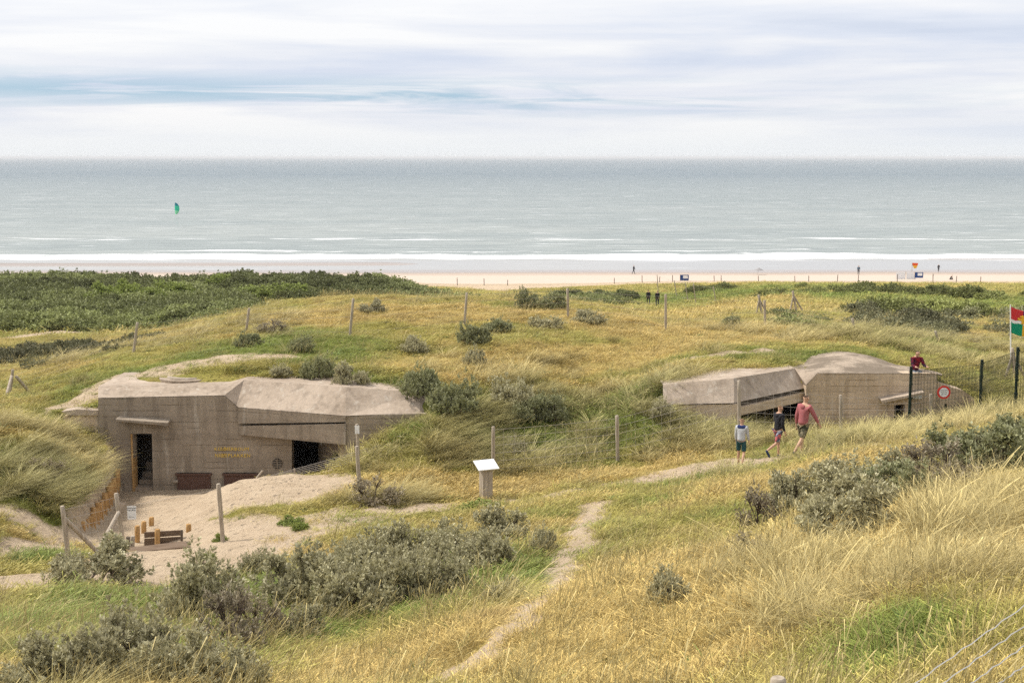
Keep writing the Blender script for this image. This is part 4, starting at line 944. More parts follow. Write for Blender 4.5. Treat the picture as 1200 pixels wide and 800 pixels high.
SHRUBS = [
 (114, 686, 84, 44, G, 'silvery green bush growing between the two braced fence posts'),
 (82, 676, 40, 26, G, 'low sprig of bush at the foot of the leftmost front fence post'),
 (300, 672, 38, 26, G, 'small silver shrub at the lower edge of the sand beside the big thicket'),
 (352, 744, 46, 30, G, 'small rounded pale shrub below the big grey-green thicket'),
 (365, 706, 92, 62, G, 'broad grey-green shrub at the left end of the big central thicket'),
 (408, 720, 84, 60, G, 'grey shrub low in the middle of the central thicket'),
 (425, 678, 70, 50, G, 'pale shrub on the upper left side of the central thicket, nearest the sand'),
 (465, 705, 74, 56, G, 'dense silvery shrub in the heart of the central thicket'),
 (480, 668, 66, 44, G, 'shrub on the crest of the central thicket below the sandy track'),
 (520, 700, 62, 50, G, 'compact shrub at the lower right edge of the central thicket'),
 (525, 662, 72, 44, G, 'wide shrub on the upper right of the central thicket'),
 (568, 668, 66, 40, G, 'shrub at the right end of the central thicket beside the footpath'),
 (590, 636, 58, 34, G, 'dark topped shrub just below the information lectern'),
 (636, 646, 32, 28, G, 'small upright sprig beside the bend of the footpath'),
 (590, 702, 44, 22, G, 'low flat grey shrub in the grass between thicket and footpath'),
 (236, 722, 84, 50, G, 'grey shrub standing alone above the bottom left thicket'),
 (216, 732, 40, 28, G, 'small shrub at the left foot of the lone grey shrub'),
 (268, 762, 80, 46, B_, 'half bare brown twiggy shrub at the right of the bottom left thicket'),
 (300, 748, 60, 40, B_, 'thin brown shrub with bare twigs, above the bottom left thicket'),
 (150, 790, 90, 54, G, 'large grey-green shrub in the middle of the bottom left thicket'),
 (205, 800, 90, 46, G, 'shrub at the bottom edge, right half of the bottom left thicket'),
 (100, 806, 80, 46, G, 'shrub at the bottom edge, left half of the bottom left thicket'),
 (40, 812, 84, 40, G, 'shrub in the bottom left corner of the view'),
 (265, 812, 80, 40, G, 'shrub at the bottom edge under the brown twiggy shrub'),
 (783, 702, 42, 34, G, 'single small grey shrub in golden grass right of the footpath'),
 (893, 618, 50, 44, B_, 'thin brownish shrub at the left end of the slope thicket'),
 (884, 658, 46, 32, B_, 'sparse purple-brown shrub lowest on the left of the slope thicket'),
 (935, 600, 60, 40, G, 'pale shrub on the upper left of the slope thicket'),
 (990, 628, 92, 56, G, 'largest dark bodied shrub low in the middle of the slope thicket'),
 (1000, 590, 84, 44, G, 'grey shrub on the crest of the slope thicket'),
 (1048, 586, 80, 44, D, 'dark green shrub in the middle of the slope thicket'),
 (1098, 566, 80, 40, B_, 'brownish shrub right of the middle of the slope thicket'),
 (1060, 560, 60, 30, G, 'flat topped shrub on the skyline of the slope, behind the dark green shrub'),
 (1122, 540, 56, 36, D, 'dark shrub under the green fence on the right slope'),
 (1176, 548, 92, 50, D, 'big dark shrub near the right edge of the view'),
 (1196, 524, 60, 32, D, 'dark shrub highest up at the right edge of the view'),
 (1148, 552, 60, 34, G, 'greyish shrub leaning on the big dark shrub at the right'),
 (966, 560, 40, 22, G, 'low pale bush half sunk in grass above the slope thicket'),
 (603, 534, 36, 26, G, 'small silvery shrub right of the post behind the lectern'),
 (492, 466, 62, 46, D, 'dark shrub at the right end of the left bunker roof'),
 (532, 486, 66, 52, D, 'large dark shrub between the left bunker and the grassy slope'),
 (601, 480, 60, 48, G, 'upper left shrub of the three on the slope between the bunkers'),
 (618, 491, 54, 34, D, 'middle shrub of the three on the slope between the bunkers'),
 (644, 492, 50, 36, D, 'lower right shrub of the three on the slope between the bunkers'),
 (556, 402, 46, 30, D, 'dark shrub beside a fence post on the mound, left of the green hollow'),
 (584, 388, 44, 20, D, 'flat shrub behind the dark shrub left of the green hollow'),
 (485, 412, 40, 22, G, 'pale shrub in the grass left of the mound centre'),
 (436, 366, 34, 18, G, 'faint grey shrub near the crest, right of a leaning fence post'),
 (556, 427, 30, 26, G, 'small pale shrub in the dip below the mound centre'),
 (620, 362, 34, 28, D, 'dark shrub on the crest of the mound between two fence posts'),
 (648, 362, 40, 22, D, 'dark shrub on the crest right beside a fence post'),
 (640, 384, 44, 18, G, 'low shrub above the green hollow on the mound'),
 (690, 378, 44, 18, G, 'low shrub to the right of the post on the crest'),
 (292, 407, 38, 24, D, 'round dark bush below a short fence post on the left slope'),
 (353, 411, 34, 22, D, 'round dark bush standing alone right of its twin on the left slope'),
 (318, 388, 42, 16, B_, 'brownish low bush between two fence posts on the left slope'),
 (372, 446, 44, 32, D, 'shrub on the grassy bank above the left bunker slope, left one'),
 (412, 452, 48, 32, G, 'pale shrub on the bank right above the left bunker slope'),
 (330, 440, 30, 16, G, 'small shrub beside the sand above the left bunker'),
 (440, 590, 50, 26, B_, 'brown grassy tussock bush right of the front fence post by the heap'),
 (857, 382, 30, 14, D, 'small clump in golden grass left of the middle fence post on the right'),
 (775, 490, 36, 30, G, 'pale bushy clump left of the right bunker roof'),
 (55, 560, 40, 22, B_, 'brownish clump half hidden in the left dune grass'),
]
for u, v, w_, h_, k, lab in SHRUBS: shrub(u, v, w_, h_, k, lab)
shrub(568, 596, 44, 9, FR, 'flat cushion of green weeds round the foot of the lectern', 'green weeds on the sand', 'weed_patch')
for u, v, w_, lab in ((258, 634, 14, 'green weed tuft at the foot of the post on the heap'), (243, 655, 18, 'small green weed patch on sand below the heap post'), (340, 614, 24, 'green weed patch on the right flank of the sand heap'), (352, 620, 18, 'smaller weed patch just right of the flank patch')):
    shrub(u, v, w_, 9, FR, lab, 'green weeds on the sand', 'weed_patch')

# far scrub that reads as one mass: seaward thicket on the left, low scrub on the right
SCR = bpy.data.collections.new('scrub_kinds')
for k in range(3):
    fo, st = shrub_mesh(900 + k, w=1.15, h=.6, tips=620, per=8, ll=.065, lw=.024); fo.materials.append(M['leafi']); o = bpy.data.objects.new('scrub_%s' % 'abc'[k], fo); SCR.objects.link(o)
def scrub(name, label, regions, seed):
    r = np.random.default_rng(seed); P = []; S = []; T = []
    for n, u0, u1, Y0, Y1, s0, s1, c, th in regions:
        Y = r.uniform(Y0, Y1, n); X = (r.uniform(u0, u1, n) - 600) / F * Y * 1.02
        k = fbm(X * .06, Y * .05, 3, seed + 3) + .0 > th; X, Y = X[k], Y[k]
        P.append(np.stack([X, Y, height(X, Y) - .35 + .9 * (vnoise(X * .22, Y * .16, seed + 9) - .5)], 1)); s = r.uniform(s0, s1, len(X)); S.append(s)
        c2 = np.array(c) * (.55 + .95 * vnoise(X * .13, Y * .10, seed)[:, None]) * r.uniform(.72, 1.3, (len(X), 1)); T.append(c2)
    P = np.concatenate(P); S = np.concatenate(S); T = np.concatenate(T); n = len(P)
    o = scatter(name, P, np.stack([np.zeros(n), np.zeros(n), r.uniform(0, 6.28, n)], 1), S, T, r.integers(0, 3, n), SCR)
    tag(o, label, 'scrub', kind='stuff')
DK = (.24, .26, .105); OL = (.32, .34, .12); GR = (.29, .285, .16)
scrub('thicket', 'dense dark green thicket in front of the beach on the left', [
    (700, -80, 300, 88, 128, 1.5, 2.6, DK, -2), (600, -80, 532, 128, 164, 1.8, 3.1, DK, -2), (200, -80, 515, 100, 160, 1.2, 2.2, OL, .1), (60, 520, 560, 130, 165, 1.6, 2.4, OL, -.2), (110, 640, 738, 135, 168, 1.2, 2.0, DK, -.2)], 5)
scrub('low_scrub', 'low olive scrub spread over the dunes on the right', [
    (420, 985, 1290, 85, 165, 1.2, 2.5, OL, .1), (170, 1000, 1290, 66, 100, .8, 1.7, GR, .18), (60, 880, 990, 100, 160, 1.0, 2.0, OL, .1), (60, 900, 960, 62, 76, .8, 1.4, DK, .0), (30, 805, 850, 170, 190, 1.2, 2.0, OL, -.4)], 8)
scrub('heath_scrub', 'grey-brown ground scrub on the slopes at the far left', [
    (170, 20, 190, 60, 76, .5, 1.2, (.19, .185, .10), .12), (60, -60, 60, 64, 84, .6, 1.4, (.20, .19, .11), .15)], 13)
# elders in blossom standing out of the thicket
for u, Y, w_, h_, lab in ((128, 118, 36, 20, 'bright green elder clump left of centre in the thicket'), (152, 124, 34, 18, 'cream flowering elder next to the bright green clump'), (180, 120, 34, 17, 'green elder low in the middle of the thicket'),
                          (210, 128, 40, 18, 'pale elder clump at the top middle of the thicket'), (262, 140, 30, 14, 'small blossoming elder high in the thicket'), (300, 122, 46, 15, 'wide flowering elder at the right of the thicket'), (345, 130, 40, 14, 'last light green elder at the right end of the thicket')):
    k = random.randrange(2); fo, st = SH['f'][k]; g = on(u, Y); e = empty('elder_bush', (g.x, g.y, g.z + .6), random.uniform(0, 6))
    s_ = w_ * Y / F / 1.1; e.scale = (s_, s_, h_ * Y / F / .6); link_mesh('foliage', fo, e); link_mesh('stem', st, e)
    tag(e, lab, 'bush', 'elder bushes in the seaward thicket')

# ------------------------------------------------------------------ fences
def post_mb(foot, top, r=.055, jit=.06):
    mb = MB(); foot = Vector(foot); top = Vector(top); d = (top - foot); n = 6
    pts = [foot - d.normalized() * .3] + [foot + d * (i / (n - 1)) for i in range(n)] + [top + d.normalized() * .012]
    mb.tube(pts, [r * 1.03] * (n) + [r * .97, r * .75], 10, True, jit); return mb
def wire_line(mb, pts, r, sag=.0, crimp=0):
    out = []
    for p, q in zip(pts[:-1], pts[1:]):
        n = max(3, int((q - p).length / (.12 if crimp else .8)))
        for i in range(n):
            t = i / n; x = p.lerp(q, t); x.z -= sag * 4 * t * (1 - t) * (q - p).length
            if crimp: x.z += crimp * math.sin(i * 2.4); x.x += crimp * .8 * math.cos(i * 2.4)
            out.append(x)
    out.append(pts[-1]); mb.tube(out, r, 4, False)
def post_fence(name, label, posts, mat='post', nw=5, rw=.0045, group=None, mesh=False, cat='fence', r=.055, join=None, tops=None):
    f0 = posts[0][0]; root = empty(name, f0); tag(root, label, cat, group)
    for (f, t) in posts: post_mb(f, t, r).build('post', M[mat], root)
    w = MB()
    for a_, b_ in (join or [(i, i + 1) for i in range(len(posts) - 1)]):
        (fa, ta), (fb, tb) = posts[a_], posts[b_]
        for k in range(nw):
            t = .12 + .82 * k / max(1, nw - 1); wire_line(w, [Vector(fa).lerp(Vector(ta), t), Vector(fb).lerp(Vector(tb), t)], rw, .006)
        if mesh:
            L_ = (Vector(fb) - Vector(fa)).length; n = int(L_ / .30)
            for i in range(1, n): 
                s = i / n; dr = .006 * 4 * s * (1 - s) * L_
                lo = Vector(fa).lerp(Vector(ta), .12).lerp(Vector(fb).lerp(Vector(tb), .12), s); hi = Vector(fa).lerp(Vector(ta), .94).lerp(Vector(fb).lerp(Vector(tb), .94), s)
                lo.z -= dr; hi.z -= dr; w.tube([lo, hi], rw * .8, 3, False)
    w.build('wire', M['wire'], root); return root
def P2(u, vt, Y, ub=None, vb=None, dY=0):
    """post whose top shows at (u, vt); the foot stands on the terrain"""
    t = at(u, vt, Y); f = on(ub if ub is not None else u, Y + dY); f.z -= .0
    return (f, t)
back = [P2(15, 433, 51.5), P2(161, 378, 56), P2(292, 361, 59), P2(414, 350, 55.5, 412), P2(547, 343, 60, 545), P2(665, 338, 63), P2(780, 345, 60, 778), P2(896, 352, 62, 893), P2(999, 373, 60, 997), P2(1096, 388, 60, 1095), P2(1260, 392, 60)]
bf = post_fence('post_and_wire_fence', 'weathered post and wire fence running over the mound behind both bunkers', back, nw=5, rw=.0035, group=None)
for (a_, b_) in ((at(19, 441, 51.5), on(37, 52)), (at(14, 440, 51.5), on(11, 50.6))):
    post_mb(b_, a_, .06).build('brace', M['post'], bf)
front = [P2(73, 593, 31, 75), P2(136, 578, 33, 141), P2(256, 567, 33.5, 258), P2(418, 523, 38, 421), P2(578, 500, 40.5), P2(723, 487, 41, 724), P2(866, 446, 42.6), P2(985, 463, 43.6), P2(1091, 462, 43.8)]
ff = post_fence('post_and_wire_fence', 'grey post and sheep wire fence passing the sand heap and in front of both bunkers', front, nw=6, rw=.0045, mesh=True, join=[(0, 1)] + [(i, i + 1) for i in range(4, 8)])
post_mb(on(114, 31.8), at(75, 606, 31.0), .05).build('brace', M['post'], ff)
post_mb(on(104, 31.4), at(139, 600, 32.9), .05).build('brace', M['post'], ff)
inner = [P2(314, 556, 42.3), P2(346, 551, 42.4), P2(418, 497, 42.6, 420), (on(475, 43), at(480, 520, 43))]
inf = post_fence('sheep_wire_fence', 'low sagging sheep wire in front of the dark gun opening', [(on(300, 41.8), at(300, 561, 41.8)), (on(345, 42.2), at(345, 549, 42.2)), (on(420, 42.6), at(418, 528, 42.6)), (on(475, 43), at(478, 512, 43))], nw=5, rw=.006, mesh=True, r=.03)
post_mb(on(420, 42.55), at(418.4, 497, 42.55), .05).build('tall_post', M['post'], inf)
w = MB(); p = at(418.4, 503, 42.5); w.box((p.x - .07, 42.5, p.z - .14), (p.x + .07, 42.53, p.z + .12)); w.build('white_tag', M['white'], inf)
far_posts = [P2(520 + 0, 329, 190), P2(803, 329, 186), P2(811, 331, 188), P2(843, 329, 192), P2(883, 323, 176)]
bpst = []
for u in [4, 41, 73, 105, 136, 166, 200, 232, 262, 417, 537, 568, 595, 718, 750, 770, 785, 833, 841, 884, 926, 942, 975, 999, 1044, 1085, 1112, 1140]:
    Y = 222; x = ux(u, Y); g = hz(x, Y); bpst.append((Vector((x, Y, g)), Vector((x + random.uniform(-.05, .05), Y, g + random.uniform(.9, 1.35)))))
bs = post_fence('beach_fence', 'thin line of dark posts along the top of the beach', bpst, 'darkpost', nw=1, rw=.01, r=.055)
path_posts = [P2(770, 322, 170, 769), P2(790, 328.5, 165), P2(803, 331, 158), P2(812.5, 332, 150), P2(836, 336, 140)]
post_fence('path_fence', 'short grey posts beside the path leading down to the beach', path_posts, nw=2, rw=.006, r=.05)
pw = MB()
# braced strainer posts beyond the mound
for i, (u, vt, Y, wd, lab) in enumerate(((889, 345.5, 78, 7, 'dark A-shaped braced post beyond the mound, left of the pair'), (929, 341, 82, 8, 'pale A-shaped braced post beyond the mound, right of the pair'), (1186, 408, 50, 12, 'grey braced post standing in the grass below the coloured flag'))):
    f, t = P2(u, vt, Y); e = empty('braced_post', f); tag(e, lab, 'post', 'braced posts of the dune fence')
    post_mb(f, t, .065).build('post', M['post'], e)
    post_mb(on(u - wd, Y), f.lerp(t, .8), .05).build('brace', M['post'], e); post_mb(on(u + wd, Y + .3), f.lerp(t, .8), .05).build('brace', M['post'], e)

# near sheep fence at the bottom right
e = empty('sheep_wire_fence', (1.48, 7.6, hz(1.48, 7.6))); tag(e, 'crimped wires of the nearest fence crossing the bottom right corner', 'fence')
tp = at(912, 795.5, 7.6); post_mb((tp.x, 7.6, hz(tp.x, 7.6) - .1), tp, .048, .03).build('post', M['post'], e)
w = MB()
for k in range(5):
    a_ = at(1250, 674.5 + 23.5 * k, 9.9); b_ = at(1075 + 33 * k, 798, 8.2); d = (b_ - a_); wire_line(w, [a_ - d * 1.2, a_, b_, b_ + d * .25], .0048, 0, .007)
w.build('wire', m_simple('dull_zinc', (.50, .48, .46), .6, .2, 30), e)
pf = a_ - d * 1.2; post_mb((pf.x, pf.y, hz(pf.x, pf.y)), (pf.x, pf.y, hz(pf.x, pf.y) + 1.2), .05).build('post', M['post'], e)

# green welded mesh fence
gp_ = [P2(1064, 430, 41), P2(1146, 422, 42), P2(1187, 407.5, 40), P2(1262, 399, 38.2)]
e = empty('mesh_fence', gp_[0][0]); tag(e, 'dark green welded mesh fence with tall square posts on the right slope', 'fence')
for f, t in gp_:
    w = MB(); w.box((f.x - .035, f.y - .035, f.z - .3), (f.x + .035, f.y + .035, t.z)); w.box((f.x - .04, f.y - .04, t.z), (f.x + .04, f.y + .04, t.z + .02)); p_ = w.build('post', M['greenmetal'], e)
    for k in range(5): w = MB(); zz = f.z + .15 + (t.z - f.z - .25) * k / 4; w.box((f.x - .05, f.y - .055, zz), (f.x + .05, f.y - .036, zz + .05)); w.build('clamp', M['greenmetal'], p_)
for (fa, ta), (fb, tb) in zip(gp_[:-1], gp_[1:]):
    w = MB(); L_ = math.hypot(fb.x - fa.x, fb.y - fa.y); n = int(L_ / .055); off = Vector((0, -.03, 0))
    for i in range(1, n):
        s = i / n; lo = fa.lerp(fb, s) + off; hi = ta.lerp(tb, s) + off; hi.z -= .12; lo.z = min(lo.z, hz(lo.x, lo.y)) - .02; w.tube([lo, hi], .0078, 3, False)
    for k in range(10):
        s = .03 + .9 * k / 9; w.tube([fa.lerp(ta, s) + off, fb.lerp(tb, s) + off], .0055, 3, False)
    w.build('mesh_panel', M['greenmetal'], e)
# round sign on the green fence
c = at(1106, 459.5, 41.3); e = empty('round_sign', (c.x, c.y, c.z)); tag(e, 'round white no-entry notice with red rim on the green mesh fence', 'sign')
w = MB(); w.tube([(c.x, c.y, c.z), (c.x, c.y - .012, c.z)], [.205, .205], 32); w.build('red_disc', M['red'], e)
w = MB(); w.tube([(c.x, c.y - .0125, c.z), (c.x, c.y - .018, c.z)], [.145, .145], 32); w.build('white_face', M['white'], e)
for i, tx_ in enumerate(('VERBODEN', 'TOEGANG', 'ART. 461')): text_mesh('black_lettering', tx_, .046, M['black'], e, Vector((c.x, c.y - .020, c.z + .062 - .062 * i)), rotw, .001)

# ------------------------------------------------------------------ timber by the pit
e = empty('log_palisade', (PAL[2].x, PAL[2].y, PAL[2].z)); tag(e, 'curved palisade of orange upright logs holding back the left dune', 'palisade')
topv = [(46.2, 139, 547), (45.2, 135, 549), (44.3, 131, 561), (43, 126, 566), (41.5, 121, 577), (40, 113, 586), (38.6, 106, 598), (37.2, 99, 612)]
N_ = 26
for i in range(N_):
    t = i / (N_ - 1); Y = 46.0 + (37.0 - 46.0) * t; x = float(np.interp(Y, PALy, PALx)) + random.uniform(-.02, .02) + .05
    vt = np.interp(-Y, [-a_[0] for a_ in topv], [a_[2] for a_ in topv]); z = at(0, vt, Y).z + random.uniform(-.09, .07)
    post_mb((x, Y, hz(x + .4, Y) - .1), (x + random.uniform(-.03, .03), Y, z), .075 + random.uniform(-.012, .012), .05).build('log', M['logs'], e)
e = empty('concrete_kerb', on(143, 44)); tag(e, 'low sloping concrete kerb at the foot of the log palisade', 'kerb')
w = MB(); q = [at(133, 588, 44.2), at(150, 581, 45.6), at(147, 590, 43.6), at(139, 606, 41.2)]; w.add(q + [p - Vector((0, 0, .8)) for p in q], [(0, 1, 2, 3), (4, 7, 6, 5), (0, 3, 7, 4), (3, 2, 6, 7), (2, 1, 5, 6), (1, 0, 4, 5)]); w.build('kerb_slab', M['conc_tan'], e)
e = empty('plank_revetment', on(193, 35.5)); tag(e, 'short brown plank wall held by orange stakes at the edge of the pit', 'retaining wall')
Yp = 35.6
w = MB()
for k, (v0, v1) in enumerate(((622.5, 629.5), (630.2, 638.5))):
    q = [at(169, v0 + 1, Yp), at(213, v0 - 1.5, Yp + .1), at(213, v1 - 2.5, Yp + .1), at(169, v1 + .5, Yp)]; w.hexa(q, [shifted(p, .05) for p in q])
w.build('planks', M['plank'], e)
for u, vt, vb, Y in ((161, 616, 640, 36.1), (184.5, 620, 640, 35.5), (168.5, 611, 632, 37.0), (177.5, 606, 616, 38.2), (221, 614, 626, 36.3), (213, 621, 638, 35.5)):
    t = at(u, vt, Y); g = at(u, vb + 5, Y); post_mb(g, t, .07 if u != 213 else .035).build('stake', M['logs'] if u != 213 else M['darkpost'], e)
for u, vt, Y in ((150, 629, 35.2), (155.5, 628, 35.4)):
    t = at(u, vt, Y); post_mb(at(u - 1, 648, Y), t, .06).build('stump', M['darkpost'] if u == 150 else M['post'], e)
w = MB(); q = [at(148, 641.5, 34.6), at(216, 633.5, 34.9), at(224, 640, 34.2), at(150, 647, 34.0)]; w.hexa(q, [p - Vector((0, 0, .25)) for p in q]); w.build('buried_board', M['plank'], e)

# paper notice on the wire
c = at(153.5, 600.5, 33.2); e = empty('paper_notice', c); tag(e, 'white paper notice hanging on the fence wire in front of the pit', 'notice')
w = MB(); q = [at(148.6, 593, 33.2), at(159.3, 592.6, 33.2), at(159.6, 608, 33.2), at(149.6, 608.6, 33.2)]; w.hexa(q, [shifted(p, .008) for p in q]); w.build('sheet', M['white'], e)
for i, (tx_, v, s_) in enumerate((('VERBODEN', 595.2, .045), ('TOEGANG', 597.6, .045), ('ART. 461', 605.4, .035))): text_mesh('printed_line', tx_, s_, M['black'], e, shifted(at(154, v, 33.2), -.004), rotw, .0005)
w = MB(); wire_line(w, [at(136, 588, 33.0), at(153, 592, 33.2), at(256, 573, 33.5)], .004, .002); w.build('wire', M['wire'], e)

# lectern
g = ground(569.5, 584); e = empty('information_lectern', g); tag(e, 'white topped information lectern on a thick square timber post', 'lectern')
hp = .88
w = MB(); T = Matrix.Translation(g) @ Matrix.Rotation(R(24), 4, 'Z'); w.box((-.145, -.145, -.2), (.145, .145, hp), T); w.box((-.004, -.151, -.1), (.004, -.1455, hp - .02), T); w.build('post', M['post'], e)
w = MB(); T2 = T @ Matrix.Translation((0, -.02, hp + .09)) @ Matrix.Rotation(R(24), 4, 'X'); w.box((-.31, -.23, -.015), (.31, .23, .015), T2); w.build('panel', M['white'], e)
w = MB(); w.box((-.12, -.10, hp), (.12, .11, hp + .06), T); w.build('bracket', M['metal'], e)

# ------------------------------------------------------------------ flags and beach things
def flag_mesh(W_, H_, n, m, amp, droop=.0):
    V_ = []; F_ = []; mid = []
    for j in range(m + 1):
        for i in range(n + 1):
            s = i / n; t = j / m; V_.append(((W_ * s) * .97, amp * s * math.sin(s * 9 + t * 1.5) , -H_ * t - droop * s - .05 * math.sin(s * 7) * s))
    for j in range(m):
        for i in range(n): F_.append((j * (n + 1) + i, j * (n + 1) + i + 1, (j + 1) * (n + 1) + i + 1, (j + 1) * (n + 1) + i)); mid.append(((i + .5) / n, (j + .5) / m))
    return V_, F_, mid
fm = [m_simple('flag_red', (.56, .03, .035), .7, .1), m_simple('flag_green', (.0, .25, .135), .7, .1), m_simple('flag_navy', (.012, .025, .11), .7, .1), m_simple('flag_yellow', (.75, .42, .03), .7, .1), M['white']]
Yf = 53; tp = at(1184, 357, Yf); ft = on(1180.5, Yf)
e = empty('flag', ft); tag(e, 'quartered red, green, navy and yellow flag on a white pole', 'flag')
w = MB(); w.tube([ft - Vector((0, 0, .3)), tp], [.028, .022], 10); w.build('pole', M['white'], e)
def flag_part(nm, pick, mats, off=0, dims=(.98, 1.0)):
    V_, F_, mid = flag_mesh(dims[0], dims[1], 48, 32, .10, .34)
    me = bpy.data.meshes.new(nm); keep = [i for i, c_ in enumerate(mid) if pick(*c_) is not None]
    me.from_pydata([(x + tp.x + .03, y + Yf + off, z + tp.z - .08) for x, y, z in V_], [], [F_[i] for i in keep]); 
    for m_ in mats: me.materials.append(m_)
    for p_, i in zip(me.polygons, keep): p_.material_index = pick(*mid[i]); p_.use_smooth = True
    bm = bmesh.new(); bm.from_mesh(me); bmesh.ops.delete(bm, geom=[v for v in bm.verts if not v.link_faces], context='VERTS'); bm.to_mesh(me); bm.free()
    me.transform(world_of(e).inverted()); o = link_mesh(nm, me, e); sm = o.modifiers.new('thickness', 'SOLIDIFY'); sm.thickness = .004; return o
def pick(s, t):
    wv = .5 + .035 * math.sin(s * 12)
    if abs(t - wv) < .055: return 4
    if s < .5: return 0 if t < wv else 1
    return 2 if t < wv else 3
flag_part('cloth', pick, fm)
flag_part('yellow_emblem', lambda s, t: 0 if (abs(s - .5) * .98 < .20 and abs(t - .36) < .045) or (abs(t - .36) < .17 and abs(s - .5) * .98 < .055) or (abs(t - .25) < .03 and abs(s - .5) * .98 < .12) else None, [fm[3]], -.012)
bfl = m_simple('flag_blue', (.01, .05, .20), .7, .1)
for u, vt, Y, lab, c1 in ((797, 322, 226, 'small dark blue flag with white middle on the beach, left one', bfl), (1072, 319, 232, 'small dark blue flag with white middle beside the red and yellow flag', bfl)):
    t = at(u, vt, Y); g_ = Vector((t.x, Y, hz(t.x, Y))); e = empty('beach_flag', g_); tag(e, lab, 'flag', 'blue beach flags')
    w = MB(); w.tube([g_, t + Vector((0, 0, .1))], .03, 8); w.build('pole', M['post'], e)
    w = MB(); w.box((t.x + .03, Y - .02, t.z - .95), (t.x + 1.45, Y + .02, t.z)); w.build('cloth', c1, e)
    w = MB(); w.box((t.x + .5, Y - .03, t.z - .6), (t.x + 1.3, Y - .021, t.z - .12)); w.build('white_patch', M['white'], e)
t = at(1069, 308, 236); g_ = Vector((t.x, 236, hz(t.x, 236))); e = empty('lifeguard_flag', g_); tag(e, 'red over yellow lifeguard flag on a tall pole at the beach', 'flag')
w = MB(); w.tube([g_, t], .04, 8); w.build('pole', M['post'], e)
w = MB(); w.add([(t.x - .0, 236, t.z), (t.x + 1.05, 236, t.z - .05), (t.x + .95, 236, t.z - .45), (t.x + .1, 236, t.z - .45), (t.x, 236.04, t.z), (t.x + 1.05, 236.04, t.z - .05), (t.x + .95, 236.04, t.z - .45), (t.x + .1, 236.04, t.z - .45)], [(0, 1, 2, 3), (7, 6, 5, 4), (0, 4, 5, 1), (2, 6, 7, 3), (1, 5, 6, 2), (0, 3, 7, 4)]); w.build('red_half', m_simple('flag_orange_red', (.75, .10, .02), .7, .1), e)
w = MB(); w.add([(t.x + .1, 236, t.z - .452), (t.x + .95, 236, t.z - .452), (t.x + .75, 236, t.z - .95), (t.x + .35, 236, t.z - .95), (t.x + .1, 236.04, t.z - .452), (t.x + .95, 236.04, t.z - .452), (t.x + .75, 236.04, t.z - .95), (t.x + .35, 236.04, t.z - .95)], [(0, 1, 2, 3), (7, 6, 5, 4), (0, 4, 5, 1), (2, 6, 7, 3), (1, 5, 6, 2), (0, 3, 7, 4)]); w.build('yellow_half', fm[3], e)
# white windbreak of two panels
g_ = on(1054, 234); e = empty('windbreak', g_); tag(e, 'white two panel canvas windbreak standing on the beach', 'windbreak')
for x0, x1, s in ((-1.6, -.15, -.5), (.1, 1.7, .7)):
    w = MB(); w.add([(g_.x + x0, 234, g_.z), (g_.x + x1, 234, g_.z), (g_.x + x1 - s * .8 * (s > 0), 234.1, g_.z + 1.15), (g_.x + x0 + (s < 0) * -.1, 234.1, g_.z + 1.15)] + [(g_.x + x0, 234.06, g_.z), (g_.x + x1, 234.06, g_.z), (g_.x + x1 - s * .8 * (s > 0), 234.16, g_.z + 1.15), (g_.x + x0 + (s < 0) * -.1, 234.16, g_.z + 1.15)], [(0, 1, 2, 3), (7, 6, 5, 4), (0, 4, 5, 1), (1, 5, 6, 2), (2, 6, 7, 3), (3, 7, 4, 0)]); w.build('canvas_panel', M['white'], e)
w = MB()
for x0 in (-1.65, -.1, .05, 1.7): w.tube([(g_.x + x0, 234.2, g_.z - .1), (g_.x + x0, 234.2, g_.z + 1.25)], .02, 6)
w.build('stakes', M['post'], e)
# parasol
g_ = on(882.5, 250); e = empty('parasol', g_); tag(e, 'small grey beach parasol standing on the sand near the water', 'parasol')
w = MB(); w.tube([g_, g_ + Vector((.25, 0, 1.15))], .02, 8); w.build('pole', M['post'], e)
w = MB(); n = 12; c_ = g_ + Vector((.25, 0, 1.2)); vs = [c_ + Vector((0, 0, .15))] + [c_ + Vector((math.cos(k * 2 * math.pi / n) * .85, math.sin(k * 2 * math.pi / n) * .85, -.3)) for k in range(n)]
vs += [v - Vector((0, 0, .03)) for v in vs]; w.add(vs, [(0, 1 + k, 1 + (k + 1) % n) for k in range(n)] + [(n + 1, n + 2 + (k + 1) % n, n + 2 + k) for k in range(n)] + [(1 + k, n + 2 + k, n + 2 + (k + 1) % n, 1 + (k + 1) % n) for k in range(n)]); w.build('canopy', m_simple('grey_canvas', (.28, .27, .27), .8, .2), e)
# kite
g_ = at(205.5, 244.5, 500); e = empty('kite', g_); tag(e, 'green and blue kite of a kitesurfer low over the sea', 'kite')
def kite_part(nm, a0_, a1_, mat):
    w = MB(); n = 10; vs = []
    for i in range(n + 1):
        a_ = a0_ + (a1_ - a0_) * i / n; ww = .75 * math.sin(math.pi * max(.06, min(.94, (a_ + 1.5) / 3.0))) + .1
        for k, (dx, dy, sc_) in enumerate(((-ww, 0, 1), (ww, 0, 1), (ww, .15, .96), (-ww, .15, .96))):
            vs.append(g_ + Vector((dx * 1.0 + .5 * math.cos(a_), dy + .5 * math.cos(a_), 2.1 * math.sin(a_) * sc_)))
    fs = [(i * 4 + k, i * 4 + (k + 1) % 4, (i + 1) * 4 + (k + 1) % 4, (i + 1) * 4 + k) for i in range(n) for k in range(4)]; fs += [(0, 1, 2, 3), (n * 4 + 3, n * 4 + 2, n * 4 + 1, n * 4)]
    w.add(vs, fs, True); w.build(nm, mat, e)
